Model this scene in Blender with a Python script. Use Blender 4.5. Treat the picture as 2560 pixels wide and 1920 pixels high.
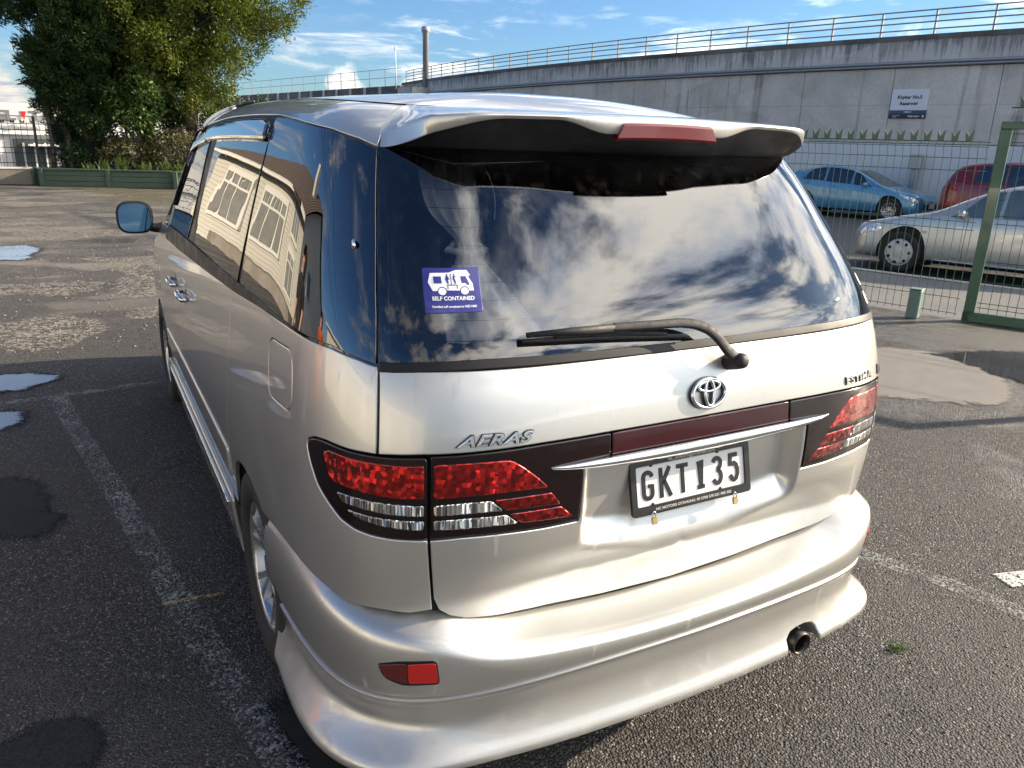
import bpy, math, random
import numpy as np
from mathutils import Matrix, Vector
from mathutils.geometry import delaunay_2d_cdt
random.seed(7); RNG = np.random.default_rng(7)
sc = bpy.context.scene; COL = sc.collection
for o in list(bpy.data.objects): bpy.data.objects.remove(o)
R_ = math.radians

# ------------------------------------------------------------------ camera
CAM = np.array([-1.2586, -1.2986, 1.6467]); YAW, PITCH, ROLL, FPX = .5064, -.3022, .0310, 1944.8
cd = bpy.data.cameras.new('camera'); cam = bpy.data.objects.new('camera', cd); COL.objects.link(cam)
fw = Vector((math.sin(YAW)*math.cos(PITCH), math.cos(YAW)*math.cos(PITCH), math.sin(PITCH)))
rt = Vector((math.cos(YAW), -math.sin(YAW), 0)); up = rt.cross(fw)
rt, up = rt*math.cos(ROLL) + up*math.sin(ROLL), up*math.cos(ROLL) - rt*math.sin(ROLL)
m = Matrix((rt, up, -fw)).transposed().to_4x4(); m.translation = Vector(CAM); cam.matrix_world = m
cd.sensor_fit = 'HORIZONTAL'; cd.sensor_width = 36; cd.lens = 36*FPX/2560; cd.clip_start = .05; cd.clip_end = 3000
sc.camera = cam

# ------------------------------------------------------------------ sky, sun, exposure
SUN_AZ = Vector((.968, -.25)); SUN_EL = R_(21)
sdir = Vector((SUN_AZ.x*math.cos(SUN_EL), SUN_AZ.y*math.cos(SUN_EL), math.sin(SUN_EL))).normalized()
w = bpy.data.worlds.new('World'); sc.world = w; w.use_nodes = True
nt = w.node_tree; nt.nodes.clear(); N = nt.nodes.new; L = nt.links.new
def wm(op, a, b=None, c=None):
    n = N('ShaderNodeMath'); n.operation = op
    for i, q in enumerate((a, b, c)):
        if q is None: continue
        if isinstance(q, (int, float)): n.inputs[i].default_value = q
        else: L(q, n.inputs[i])
    return n.outputs[0]
def wmix(f, a, b):
    n = N('ShaderNodeMix'); n.data_type = 'RGBA'
    for k, q in (('Factor', f), ('A', a), ('B', b)):
        i = [x for x in n.inputs if x.name == k and x.enabled and (x.type == 'RGBA' or k == 'Factor')][0]
        if isinstance(q, (int, float)): i.default_value = q
        elif isinstance(q, tuple): i.default_value = (*q, 1)
        else: L(q, i)
    return [x for x in n.outputs if x.type == 'RGBA'][0]
sky = N('ShaderNodeTexSky'); sky.sky_type = 'NISHITA'; sky.sun_disc = False
sky.sun_elevation = SUN_EL; sky.sun_rotation = math.atan2(sdir.x, sdir.y)
sky.air_density = 1.0; sky.dust_density = .6; sky.ozone_density = 2.5
tc = N('ShaderNodeTexCoord'); sep = N('ShaderNodeSeparateXYZ'); L(tc.outputs['Generated'], sep.inputs[0])
zc = wm('MAXIMUM', sep.outputs['Z'], 0.0)
den = wm('ADD', zc, .09)
comb = N('ShaderNodeCombineXYZ'); L(wm('DIVIDE', sep.outputs['X'], den), comb.inputs[0]); L(wm('DIVIDE', sep.outputs['Y'], den), comb.inputs[1])
def noise(scale, detail, rough, dist=0., off=(0, 0, 0), vec=None):
    mp = N('ShaderNodeMapping'); mp.inputs['Location'].default_value = off; L(vec or comb.outputs[0], mp.inputs[0])
    n = N('ShaderNodeTexNoise'); n.inputs['Scale'].default_value = scale; n.inputs['Detail'].default_value = detail
    n.inputs['Roughness'].default_value = rough; n.inputs['Distortion'].default_value = dist; L(mp.outputs[0], n.inputs[0]); return n.outputs[0]
def ramp(fac, a, b):
    n = N('ShaderNodeMapRange'); n.interpolation_type = 'SMOOTHSTEP'; n.inputs['From Min'].default_value = a; n.inputs['From Max'].default_value = b
    L(fac, n.inputs['Value']); return n.outputs['Result']
# broken altocumulus overhead + cumulus bank low down
c1 = noise(1.5, 10, .60, .2, (3.1, 1.7, 0)); cbig = noise(.28, 3, .5, 0, (7.3, 2.2, 0))
# the broken cloud thickens towards the weather side behind the camera (as the tailgate glass mirrors it)
wside = N('ShaderNodeVectorMath'); wside.operation = 'DOT_PRODUCT'; L(tc.outputs['Generated'], wside.inputs[0]); wside.inputs[1].default_value = (.72, -.68, 0)
cover = wm('ADD', wm('ADD', c1, wm('MULTIPLY', wm('SUBTRACT', cbig, .5), .40)), wm('MULTIPLY', wside.outputs['Value'], .11))
hi_mask = wm('MULTIPLY', ramp(cover, .475, .60), ramp(sep.outputs['Z'], .10, .30))
c2 = noise(7.0, 8, .55, .1, (1.3, 4.4, .6), tc.outputs['Generated'])
low_thr = wm('MULTIPLY_ADD', sep.outputs['Z'], 3.9, .315)
lowd = wm('SUBTRACT', c2, low_thr); low_mask = ramp(lowd, .0, .09)
wisp = noise(1.0, 7, .6, .4, (11.2, 5.1, 0)); wisp_mask = wm('MULTIPLY', wm('MULTIPLY', ramp(wisp, .52, .70), .75), ramp(sep.outputs['Z'], .03, .09))
mask = wm('MINIMUM', wm('MAXIMUM', wm('MAXIMUM', hi_mask, low_mask), wisp_mask), 1.0)
shade = noise(3.2, 6, .6, .2, (2.2, 9.4, 0))
dot = N('ShaderNodeVectorMath'); dot.operation = 'DOT_PRODUCT'; L(tc.outputs['Generated'], dot.inputs[0]); dot.inputs[1].default_value = sdir
fwd = ramp(dot.outputs['Value'], -.2, .95)      # clouds nearer the sun scatter more; raised further as added fill light
ccol = wmix(ramp(shade, .30, .62), (5.2, 5.9, 7.2), (10.8, 10.2, 9.2))
gain = N('ShaderNodeVectorMath'); gain.operation = 'SCALE'; L(ccol, gain.inputs[0]); L(wm('MULTIPLY_ADD', fwd, 2.5, .62), gain.inputs['Scale'])
tint = N('ShaderNodeVectorMath'); tint.operation = 'MULTIPLY'; L(sky.outputs[0], tint.inputs[0]); tint.inputs[1].default_value = (.68, .92, 1.20)
final = wmix(mask, tint.outputs[0], gain.outputs[0])
bg = N('ShaderNodeBackground'); bg.inputs['Strength'].default_value = .062; L(final, bg.inputs['Color'])
wo = N('ShaderNodeOutputWorld'); L(bg.outputs[0], wo.inputs[0])
sl = bpy.data.lights.new('sun', 'SUN'); sl.energy = 5.0; sl.angle = R_(.53); sl.color = (1.0, .84, .63)
so = bpy.data.objects.new('sun', sl); COL.objects.link(so); so.rotation_euler = sdir.to_track_quat('Z', 'Y').to_euler()
sc.view_settings.view_transform = 'Standard'; sc.view_settings.look = 'None'; sc.view_settings.exposure = 1.27; sc.view_settings.gamma = 1
sc.view_settings.use_curve_mapping = False

# ------------------------------------------------------------------ materials
MATS = {}
class MB:
    """small node-building helper for one material"""
    def __init__(s, name):
        s.m = bpy.data.materials.new(name); s.m.use_nodes = True; s.nt = s.m.node_tree; s.nt.nodes.clear()
        s.out = s.nt.nodes.new('ShaderNodeOutputMaterial'); s.tc = None
    def n(s, t): return s.nt.nodes.new(t)
    def n_z(s, p):
        n = s.n('ShaderNodeSeparateXYZ'); s.put(n.inputs[0], p); return n.outputs['Z']
    def put(s, sock, q):
        if isinstance(q, bpy.types.NodeSocket): s.nt.links.new(q, sock)
        elif isinstance(q, tuple) and len(q) == 3 and sock.type == 'RGBA': sock.default_value = (*q, 1)
        else: sock.default_value = q
    def pos(s, kind='Object'):
        s.tc = s.tc or s.n('ShaderNodeTexCoord'); return s.tc.outputs[kind]
    def world(s):
        g = s.n('ShaderNodeNewGeometry'); return g.outputs['Position']
    def mapv(s, vec, scale=(1, 1, 1), loc=(0, 0, 0), rot=(0, 0, 0)):
        n = s.n('ShaderNodeMapping'); s.put(n.inputs[0], vec); n.inputs['Scale'].default_value = scale; n.inputs['Location'].default_value = loc; n.inputs['Rotation'].default_value = rot; return n.outputs[0]
    def noise(s, vec, scale, detail=4, rough=.5, dist=0):
        n = s.n('ShaderNodeTexNoise'); s.put(n.inputs[0], vec); n.inputs['Scale'].default_value = scale; n.inputs['Detail'].default_value = detail; n.inputs['Roughness'].default_value = rough; n.inputs['Distortion'].default_value = dist; return n.outputs[0]
    def vor(s, vec, scale, out='Distance', feat='F1', rnd=1.):
        n = s.n('ShaderNodeTexVoronoi'); n.feature = feat; s.put(n.inputs[0], vec); n.inputs['Scale'].default_value = scale; n.inputs['Randomness'].default_value = rnd; return n.outputs[out]
    def wave(s, vec, scale, axis='X', dist=0):
        n = s.n('ShaderNodeTexWave'); n.bands_direction = axis; s.put(n.inputs[0], vec); n.inputs['Scale'].default_value = scale; n.inputs['Distortion'].default_value = dist; return n.outputs[1]
    def mr(s, v, a, b, c=0., d=1., smooth=True):
        n = s.n('ShaderNodeMapRange'); n.interpolation_type = 'SMOOTHSTEP' if smooth else 'LINEAR'
        s.put(n.inputs['Value'], v); n.inputs['From Min'].default_value = a; n.inputs['From Max'].default_value = b; n.inputs['To Min'].default_value = c; n.inputs['To Max'].default_value = d; return n.outputs['Result']
    def math(s, op, a, b=0.):
        n = s.n('ShaderNodeMath'); n.operation = op; s.put(n.inputs[0], a); s.put(n.inputs[1], b); return n.outputs[0]
    def mix(s, f, a, b):
        n = s.n('ShaderNodeMix'); n.data_type = 'RGBA'
        s.put(n.inputs[0], f); s.put(n.inputs[6], a); s.put(n.inputs[7], b); return n.outputs[2]
    def bump(s, h, strength=.3, dist=.01, normal=None):
        n = s.n('ShaderNodeBump'); s.put(n.inputs['Height'], h); n.inputs['Strength'].default_value = strength; n.inputs['Distance'].default_value = dist
        if normal: s.put(n.inputs['Normal'], normal)
        return n.outputs[0]
    def bsdf(s, **k):
        n = s.n('ShaderNodeBsdfPrincipled')
        for a, q in k.items(): s.put(n.inputs[a.replace('_', ' ')], q)
        return n
    def feather(s, node, lo=.34, hi=.60, amp=1.0, scale=11.):
        """fade a thin sheet out along its ragged rim (vertex attribute 'edge': 0 rim, 1 inside)"""
        a = s.n('ShaderNodeAttribute'); a.attribute_name = 'edge'; p = s.world()
        k = s.math('ADD', s.math('MULTIPLY', s.math('SUBTRACT', s.noise(p, scale, 6, .65), .5), amp), s.math('MULTIPLY', s.math('SUBTRACT', s.vor(p, 120), .4), .35))
        f = s.mr(s.math('ADD', a.outputs['Fac'], k), lo, hi); tr = s.n('ShaderNodeBsdfTransparent'); mx = s.n('ShaderNodeMixShader')
        s.put(mx.inputs[0], f); s.put(mx.inputs[1], tr.outputs[0]); s.put(mx.inputs[2], node.outputs[0]); return mx
    def done(s, node, name=None):
        s.nt.links.new(node.outputs[0] if not isinstance(node, bpy.types.NodeSocket) else node, s.out.inputs[0]); MATS[s.m.name] = s.m; return s.m
def plain(name, col, rough=.5, metal=0., coat=0., var=.12, scale=6., bump=0., bscale=60., spec=.5):
    b = MB(name); p = b.pos()
    f = b.noise(p, scale, 5, .6)
    c = b.mix(f, tuple(x*(1-var) for x in col), tuple(min(1, x*(1+var)) for x in col))
    k = dict(Base_Color=c, Metallic=metal, Roughness=b.mr(b.noise(p, scale*2.3, 4), .3, .7, rough*.85, min(1, rough*1.15)), Coat_Weight=coat, Coat_Roughness=.04, Specular_IOR_Level=spec)
    if bump: k['Normal'] = b.bump(b.noise(p, bscale, 4), bump, .004)
    return b.done(b.bsdf(**k))

# ------------------------------------------------------------------ mesh helpers
def link(name, me, parent=None):
    o = bpy.data.objects.new(name, me); COL.objects.link(o)
    if parent is not None: o.parent = parent
    return o
def empty(name, loc=(0, 0, 0), rz=0., label=None, cat=None, group=None, parent=None):
    o = link(name, None, parent); o.location = loc; o.rotation_euler.z = rz; o.empty_display_size = .2
    if label: tag(o, label, cat, group)
    return o
def tag(o, label=None, cat=None, group=None, kind=None):
    if label: o['label'] = label
    if cat: o['category'] = cat
    if group: o['group'] = group
    if kind: o['kind'] = kind
    return o
def mesh(name, V, F, mat, parent=None, smooth=False, normals=None, mats=None, mi=None):
    me = bpy.data.meshes.new(name); me.from_pydata([tuple(map(float, v)) for v in V], [], [tuple(map(int, f)) for f in F])
    for mm in (mats or [mat]): me.materials.append(MATS[mm] if isinstance(mm, str) else mm)
    if mi is not None: me.polygons.foreach_set('material_index', np.asarray(mi, np.int32))
    if smooth: me.polygons.foreach_set('use_smooth', np.ones(len(me.polygons), bool))
    me.update()
    if normals is not None:
        me.normals_split_custom_set_from_vertices([tuple(map(float, n)) for n in normals])
    return link(name, me, parent)
def fast_mesh(name, V, F, mat, parent=None, smooth=False, k=3):
    """large triangle / quad soups"""
    V = np.asarray(V, np.float32); F = np.asarray(F, np.int32); n = len(F)
    me = bpy.data.meshes.new(name); me.vertices.add(len(V)); me.vertices.foreach_set('co', V.ravel())
    me.loops.add(n*k); me.loops.foreach_set('vertex_index', F.ravel()); me.polygons.add(n)
    me.polygons.foreach_set('loop_start', np.arange(0, n*k, k, dtype=np.int32)); me.polygons.foreach_set('loop_total', np.full(n, k, np.int32))
    if smooth: me.polygons.foreach_set('use_smooth', np.ones(n, bool))
    me.materials.append(MATS[mat]); me.update(calc_edges=True); return link(name, me, parent)
class Geo:
    """collects simple solids into one mesh"""
    def __init__(s): s.V = []; s.F = []
    def add(s, V, F):
        k = len(s.V); s.V += [tuple(map(float, v)) for v in V]; s.F += [tuple(i + k for i in f) for f in F]; return s
    def box(s, c, d, rz=0., bev=0.):
        x, y, z = (q/2 for q in d); cs, sn = math.cos(rz), math.sin(rz)
        if bev <= 0:
            P = [(i*x, j*y, k*z) for k in (-1, 1) for j in (-1, 1) for i in (-1, 1)]
            F = [(0, 2, 3, 1), (4, 5, 7, 6), (0, 1, 5, 4), (2, 6, 7, 3), (0, 4, 6, 2), (1, 3, 7, 5)]
        else:
            b = min(bev, x*.9, y*.9, z*.9); P = []; F = []
            ring = lambda zz, e: [(-x+e, -y+b, zz), (-x+b, -y+e, zz), (x-b, -y+e, zz), (x-e, -y+b, zz), (x-e, y-b, zz), (x-b, y-e, zz), (-x+b, y-e, zz), (-x+e, y-b, zz)]
            for zz, e in ((-z, b*.7), (-z+b, 0), (z-b, 0), (z, b*.7)): P += ring(zz, e)
            for r in range(3):
                for i in range(8): j = (i+1) % 8; F.append((r*8+i, r*8+j, r*8+8+j, r*8+8+i))
            F += [tuple(range(7, -1, -1)), tuple(range(24, 32))]
        return s.add([(c[0]+cs*p[0]-sn*p[1], c[1]+sn*p[0]+cs*p[1], c[2]+p[2]) for p in P], F)
    def tube(s, pts, r, n=8, cap=True, closed=False):
        P = [Vector(p) for p in pts]; k = len(P); rr = r if hasattr(r, '__len__') else [r]*k; V = []; F = []
        prev = None
        for i in range(k):
            a = P[(i-1) % k] if (closed or i > 0) else P[i]; b = P[(i+1) % k] if (closed or i < k-1) else P[i]
            t = (b - a).normalized()
            if prev is None:
                ref = Vector((0, 0, 1)) if abs(t.z) < .9 else Vector((1, 0, 0)); u = t.cross(ref).normalized()
            else: u = (prev - t*prev.dot(t)).normalized()
            prev = u; q = t.cross(u)
            for j in range(n):
                a_ = 2*math.pi*j/n; V.append(P[i] + (u*math.cos(a_) + q*math.sin(a_))*rr[i])
        for i in range(k if closed else k-1):
            i2 = (i+1) % k
            for j in range(n): j2 = (j+1) % n; F.append((i*n+j, i*n+j2, i2*n+j2, i2*n+j))
        if cap and not closed: F += [tuple(range(n-1, -1, -1)), tuple(range((k-1)*n, k*n))]
        return s.add(V, F)
    def lathe(s, prof, n=32, axis='x', c=(0, 0, 0)):
        V = []; F = []; k = len(prof)
        for i in range(n):
            a = 2*math.pi*i/n
            for r, h in prof:
                p = {'x': (h, r*math.cos(a), r*math.sin(a)), 'y': (r*math.cos(a), h, r*math.sin(a)), 'z': (r*math.cos(a), r*math.sin(a), h)}[axis]
                V.append((p[0]+c[0], p[1]+c[1], p[2]+c[2]))
        for i in range(n):
            for j in range(k-1): i2 = (i+1) % n; F.append((i*k+j, i2*k+j, i2*k+j+1, i*k+j+1))
        return s.add(V, F)
    def prism(s, poly, h0, h1, fn):
        """poly of 2-D points extruded between h0 and h1, placed by fn(a, b, h)"""
        n = len(poly); V = [fn(a, b, h0) for a, b in poly] + [fn(a, b, h1) for a, b in poly]
        return s.add(V, [tuple(range(n-1, -1, -1)), tuple(range(n, 2*n))] + [(i, (i+1) % n, n+(i+1) % n, n+i) for i in range(n)])
    def grid(s, fn, us, vs):
        V = [fn(u, v) for u in us for v in vs]; m_ = len(vs)
        return s.add(V, [(i*m_+j, (i+1)*m_+j, (i+1)*m_+j+1, i*m_+j+1) for i in range(len(us)-1) for j in range(m_-1)])
    def out(s, name, mat, parent=None, smooth=False, auto=None):
        o = mesh(name, s.V, s.F, mat, parent, smooth)
        if auto: o.data.shade_smooth() if False else None; autosmooth(o, auto)
        return o
def autosmooth(o, deg=35):
    me = o.data; me.polygons.foreach_set('use_smooth', np.ones(len(me.polygons), bool))
    import bmesh
    bm = bmesh.new(); bm.from_mesh(me); lim = R_(deg)
    for e in bm.edges:
        if len(e.link_faces) != 2 or e.calc_face_angle(0) > lim: e.smooth = False
    bm.to_mesh(me); bm.free(); me.update()
def inside(poly, pts):
    P = np.asarray(poly); x, y = pts[:, 0], pts[:, 1]; c = np.zeros(len(pts), bool); j = len(P) - 1
    for i in range(len(P)):
        a, b = P[i], P[j]
        with np.errstate(divide='ignore', invalid='ignore'):
            c ^= ((a[1] > y) != (b[1] > y)) & (x < (b[0]-a[0])*(y-a[1])/(b[1]-a[1]) + a[0])
        j = i
    return c
def resample(poly, step):
    P = [np.array(p, float) for p in poly]; out = []
    for i in range(len(P)):
        a, b = P[i], P[(i+1) % len(P)]; n = max(1, int(math.ceil(np.hypot(*(b-a))/step)))
        for k in range(n): out.append(a + (b-a)*k/n)
    return np.array(out)
def rnd_poly(poly, r, n=4):
    """round the corners of a polygon"""
    P = [np.array(p, float) for p in poly]; out = []
    for i in range(len(P)):
        a, b, c = P[i-1], P[i], P[(i+1) % len(P)]; u = a-b; v = c-b; lu, lv = np.hypot(*u), np.hypot(*v)
        d = min(r, lu*.45, lv*.45); p0 = b+u/lu*d; p1 = b+v/lv*d
        for k in range(n+1):
            t = k/n; out.append((1-t)**2*p0 + 2*t*(1-t)*b + t*t*p1)
    return [tuple(p) for p in out]
def smooth_line(pts, n=4):
    """Catmull-Rom through open list"""
    P = [np.array(p, float) for p in pts]; out = []
    for i in range(len(P)-1):
        p0 = P[max(i-1, 0)]; p1 = P[i]; p2 = P[i+1]; p3 = P[min(i+2, len(P)-1)]
        for k in range(n):
            t = k/n; out.append(.5*((2*p1) + (-p0+p2)*t + (2*p0-5*p1+4*p2-p3)*t*t + (-p0+3*p1-3*p2+p3)*t**3))
    return [tuple(p) for p in out + [P[-1]]]
def patch(name, F, poly, mat, parent=None, off=0., step=.03, edge=.003, drop=.0022, flange=.012, holes=(), mirror=False, bstep=None, gx=1., gfilter=None, disp=None):
    """a sheet cut from the surface F(s, v) along a polygon, with a rolled edge and a return flange"""
    if mirror: poly = [(-a, b) for a, b in poly][::-1]; holes = [[(-a, b) for a, b in h][::-1] for h in holes]
    def area(p): p = np.asarray(p); return .5*np.sum(p[:, 0]*np.roll(p[:, 1], -1) - np.roll(p[:, 0], -1)*p[:, 1])
    loops = []
    for k, p in enumerate([poly] + list(holes)):
        q = resample(p, bstep or step*.6)
        if (area(q) > 0) != (k == 0): q = q[::-1]
        loops.append(q)
    rings = []; pts = []; edges = []; kinds = []
    for q in loops:
        t = np.roll(q, -1, 0) - np.roll(q, 1, 0); t /= np.maximum(np.linalg.norm(t, axis=1, keepdims=True), 1e-9)
        nin = np.stack([-t[:, 1], t[:, 0]], 1)           # inward normal (loop is counter-clockwise, holes clockwise)
        for ring, d in ((0, 0.), (1, edge)):
            k0 = len(pts); pts += list(q + nin*d); n = len(q); kinds += [ring]*n
            edges += [(k0+i, k0+(i+1) % n) for i in range(n)]
            if ring == 0: rings.append((k0, n, -nin))
    P = np.array(loops[0]); lo, hi = P.min(0), P.max(0)
    gs, gv = np.meshgrid(np.arange(lo[0]+step*gx*.5, hi[0], step*gx), np.arange(lo[1]+step*.5, hi[1], step), indexing='ij')
    g = np.stack([gs.ravel(), gv.ravel()], 1); g[:, 0] += (np.arange(len(g)) % 2)*step*.0
    ok = inside(loops[0], g)
    for h in loops[1:]: ok &= ~inside(h, g)
    if len(g):
        B = np.concatenate(loops); 
        ok2 = np.ones(len(g), bool)
        for i0 in range(0, len(g), 4000):
            d = np.min(np.hypot((g[i0:i0+4000, None, 0]-B[None, :, 0])/gx, g[i0:i0+4000, None, 1]-B[None, :, 1]), 1); ok2[i0:i0+4000] = d > max(edge*1.8, step*.35)
        g = g[ok & ok2]; pts += list(g); kinds += [2]*len(g)
    res = delaunay_2d_cdt([Vector(p) for p in pts], edges, [], 0, 1e-7)
    V2 = np.array([tuple(v) for v in res[0]]); T = np.array([t for t in res[2]]); orig = res[3]
    c = V2[T].mean(1); ok = inside(loops[0], c)
    for h in loops[1:]: ok &= ~inside(h, c)
    T = T[ok]
    kv = np.array([min((kinds[i] for i in o), default=2) for o in orig]); o_ = np.full(len(V2), off); o_[kv == 0] -= drop
    P3 = F(V2[:, 0], V2[:, 1], 0.*V2[:, 0]) ; NN = Nrm(F, V2[:, 0], V2[:, 1])
    if disp is not None: o_ = o_ + disp(P3, V2)*(kv > 0)
    P3 = P3 + o_[:, None]*NN
    # winding
    fn = np.cross(P3[T[:, 1]]-P3[T[:, 0]], P3[T[:, 2]]-P3[T[:, 0]]); fl = np.einsum('ij,ij->i', fn, NN[T].mean(1)) < 0; T[fl] = T[fl][:, ::-1]
    idx = {}
    for i, o in enumerate(orig):
        for j in o: idx[j] = i
    V = list(P3); NV = list(NN); FF = [tuple(t) for t in T]
    for k0, n, nout in rings:
        ids = [idx[k0+i] for i in range(n)]
        base = len(V)
        for i, vi in enumerate(ids):
            a = V2[vi]; e = 2e-3
            d = F(np.array([a[0]+nout[i, 0]*e]), np.array([a[1]+nout[i, 1]*e]))[0] - F(np.array([a[0]]), np.array([a[1]]))[0]
            d /= max(np.linalg.norm(d), 1e-9)
            NV[vi] = (NN[vi]*.6 + d*.8); NV[vi] /= np.linalg.norm(NV[vi])
            V.append(P3[vi]); NV.append(d); V.append(P3[vi] - NN[vi]*flange); NV.append(d)
        for i in range(n):
            j = (i+1) % n; FF.append((base+2*j, base+2*i, base+2*i+1, base+2*j+1) if True else None)
    # flange winding: check one face
    return mesh(name, V, FF, mat, parent, True, NV)
def text_mesh(txt, size=1., shear=0., bold=0., extr=0., sx=1., spacing=1., align='CENTER'):
    """flat lettering as (verts, faces) in the XY plane"""
    cu = bpy.data.curves.new('t', 'FONT'); cu.body = txt; cu.size = size; cu.shear = shear; cu.offset = bold; cu.extrude = extr; cu.align_x = align; cu.align_y = 'CENTER'; cu.space_character = spacing; cu.resolution_u = 4
    ob = bpy.data.objects.new('t', cu); COL.objects.link(ob); bpy.context.view_layer.update()
    me = bpy.data.meshes.new_from_object(ob.evaluated_get(bpy.context.evaluated_depsgraph_get()))
    V = np.array([v.co[:] for v in me.vertices]).reshape(-1, 3); F = [tuple(p.vertices) for p in me.polygons]
    bpy.data.objects.remove(ob); bpy.data.meshes.remove(me); bpy.data.curves.remove(cu)
    if len(V): V[:, 0] *= sx
    return V, F
# ---- van body surface: position as a function of (s, v): s runs round the plan outline from the middle of the tail
# (+ right side, - left side), v runs up the flank; all in metres ----
def spline(xs, ys):
    xs = np.asarray(xs, float); ys = np.asarray(ys, float); n = len(xs); h = np.diff(xs)
    A = np.zeros((n, n)); b = np.zeros(n); A[0, 0] = A[-1, -1] = 1
    for i in range(1, n - 1):
        A[i, i-1] = h[i-1]; A[i, i] = 2*(h[i-1]+h[i]); A[i, i+1] = h[i]
        b[i] = 3*((ys[i+1]-ys[i])/h[i] - (ys[i]-ys[i-1])/h[i-1])
    c = np.linalg.solve(A, b)
    bb = (ys[1:]-ys[:-1])/h - h*(2*c[:-1]+c[1:])/3; d = (c[1:]-c[:-1])/(3*h)
    def f(x):
        x = np.asarray(x, float); i = np.clip(np.searchsorted(xs, x) - 1, 0, n-2); t = np.clip(x, xs[0]-.05, xs[-1]+.05) - xs[i]
        return ys[i] + bb[i]*t + c[i]*t*t + d[i]*t**3
    return f
def sm(a, b, x):
    t = np.clip((x - a)/(b - a), 0, 1); return t*t*(3 - 2*t)
LEN = 4.75; BR = .90; NR = 5.0; BF = .75; NF = 3.6; WREF = .87
def _outline():
    th = np.linspace(0, np.pi/2, 4001)
    xr = np.sin(th)**(2/NR); yr = 1 - np.cos(th)**(2/NR)
    ym = np.linspace(BR, LEN - BF, 400)[1:-1]
    th2 = np.linspace(np.pi/2, 0, 4001); xf = np.sin(th2)**(2/NF); yf = LEN - BF + BF*np.cos(th2)**(2/NF)
    x = np.concatenate([xr, np.ones_like(ym), xf]); y = np.concatenate([yr*BR, ym, yf])
    L = np.concatenate([[0], np.cumsum(np.hypot(np.diff(x*WREF), np.diff(y)))])
    s = np.linspace(0, L[-1], 3000)
    xi = np.interp(s, L, x); yi = np.interp(s, L, y)
    k = np.ones(9)/9   # take the kinks out of the table
    xp = np.convolve(np.concatenate([-xi[4:0:-1], xi, xi[-2:-6:-1]]), k, 'valid'); yp = np.convolve(np.concatenate([yi[4:0:-1], yi, yi[-2:-6:-1]]), k, 'valid')
    return s, xp, yp
TS, TX, TY = _outline(); SMAX = TS[-1]
_V = [.15, .30, .45, .60, .75, .90, 1.00, 1.10, 1.20, 1.35, 1.50, 1.60, 1.66, 1.71, 1.76, 1.80, 1.84, 1.88]
_W = [.845,.870,.884,.892,.895,.891, .883, .872, .857, .826, .786, .755, .733, .710, .675, .637, .590, .535]
_R = [.090,.060,.045,.030,.010,.000, .003, .018, .048, .128, .222, .292, .338, .385, .450, .515, .590, .675]
_H = [.25, .12, .06, .05, .06, .14,  .28,  .62,  .98, 1.28, 1.58, 1.78, 1.90, 2.00, 2.10, 2.18, 2.25, 2.32]
_Z = [.15, .30, .45, .60, .75, .90, 1.00, 1.10, 1.20, 1.35, 1.50, 1.60, 1.655,1.697,1.730,1.749,1.762,1.770]
fW, fR, fH, fZ = (spline(_V, q) for q in (_W, _R, _H, _Z))
def recess(x, z):
    ax = np.abs(x)
    side = 1 - sm(.305, .345, ax)
    top = 1 - sm(.955, .975, z)
    bot = sm(.700 + .25*np.maximum(ax-.12, 0), .800 + .1*np.maximum(ax-.12, 0), z)
    return .048*side*top*bot
def S(s, v, off=0.0, rec=True):
    s = np.asarray(s, float); v = np.asarray(v, float)
    a = np.abs(s); X = np.interp(a, TS, TX); Y = np.interp(a, TS, TY)
    W, R, H, Z = fW(v), fR(v), fH(v), fZ(v)
    t = 1 - sm(0, 1.5, Y)
    y = Y + R*t - H*sm(2.4, LEN, Y)
    x = np.sign(s)*X*W*(1 - .01*sm(3.4, 4.3, Y))
    w = sm(1.2, 1.72, v)
    z = Z - w*(.055*np.clip((1.75 - y)/1.4, 0, 2)**2 + .06*np.clip((y - 1.9)/1.2, 0, 3)**2)
    # hatch: soft crease under the lamps and tuck towards the bumper
    rear = 1 - sm(.10, .5, Y)
    y = y + rear*(1 - sm(.35, .72, a))*(.014*sm(.80, .70, v) + .03*sm(.70, .58, v))
    if rec: y = y + recess(x, z)*rear
    P = np.stack([x, y, z], -1)
    if np.any(off): P = P + np.asarray(off)[..., None]*Nrm(S, s, v)
    return P
def Nrm(F, s, v, e=.004):
    a = F(s + e, v) - F(s - e, v); b = F(s, v + e) - F(s, v - e)
    n = np.cross(a, b); return n/np.maximum(np.linalg.norm(n, axis=-1, keepdims=True), 1e-12)
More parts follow.
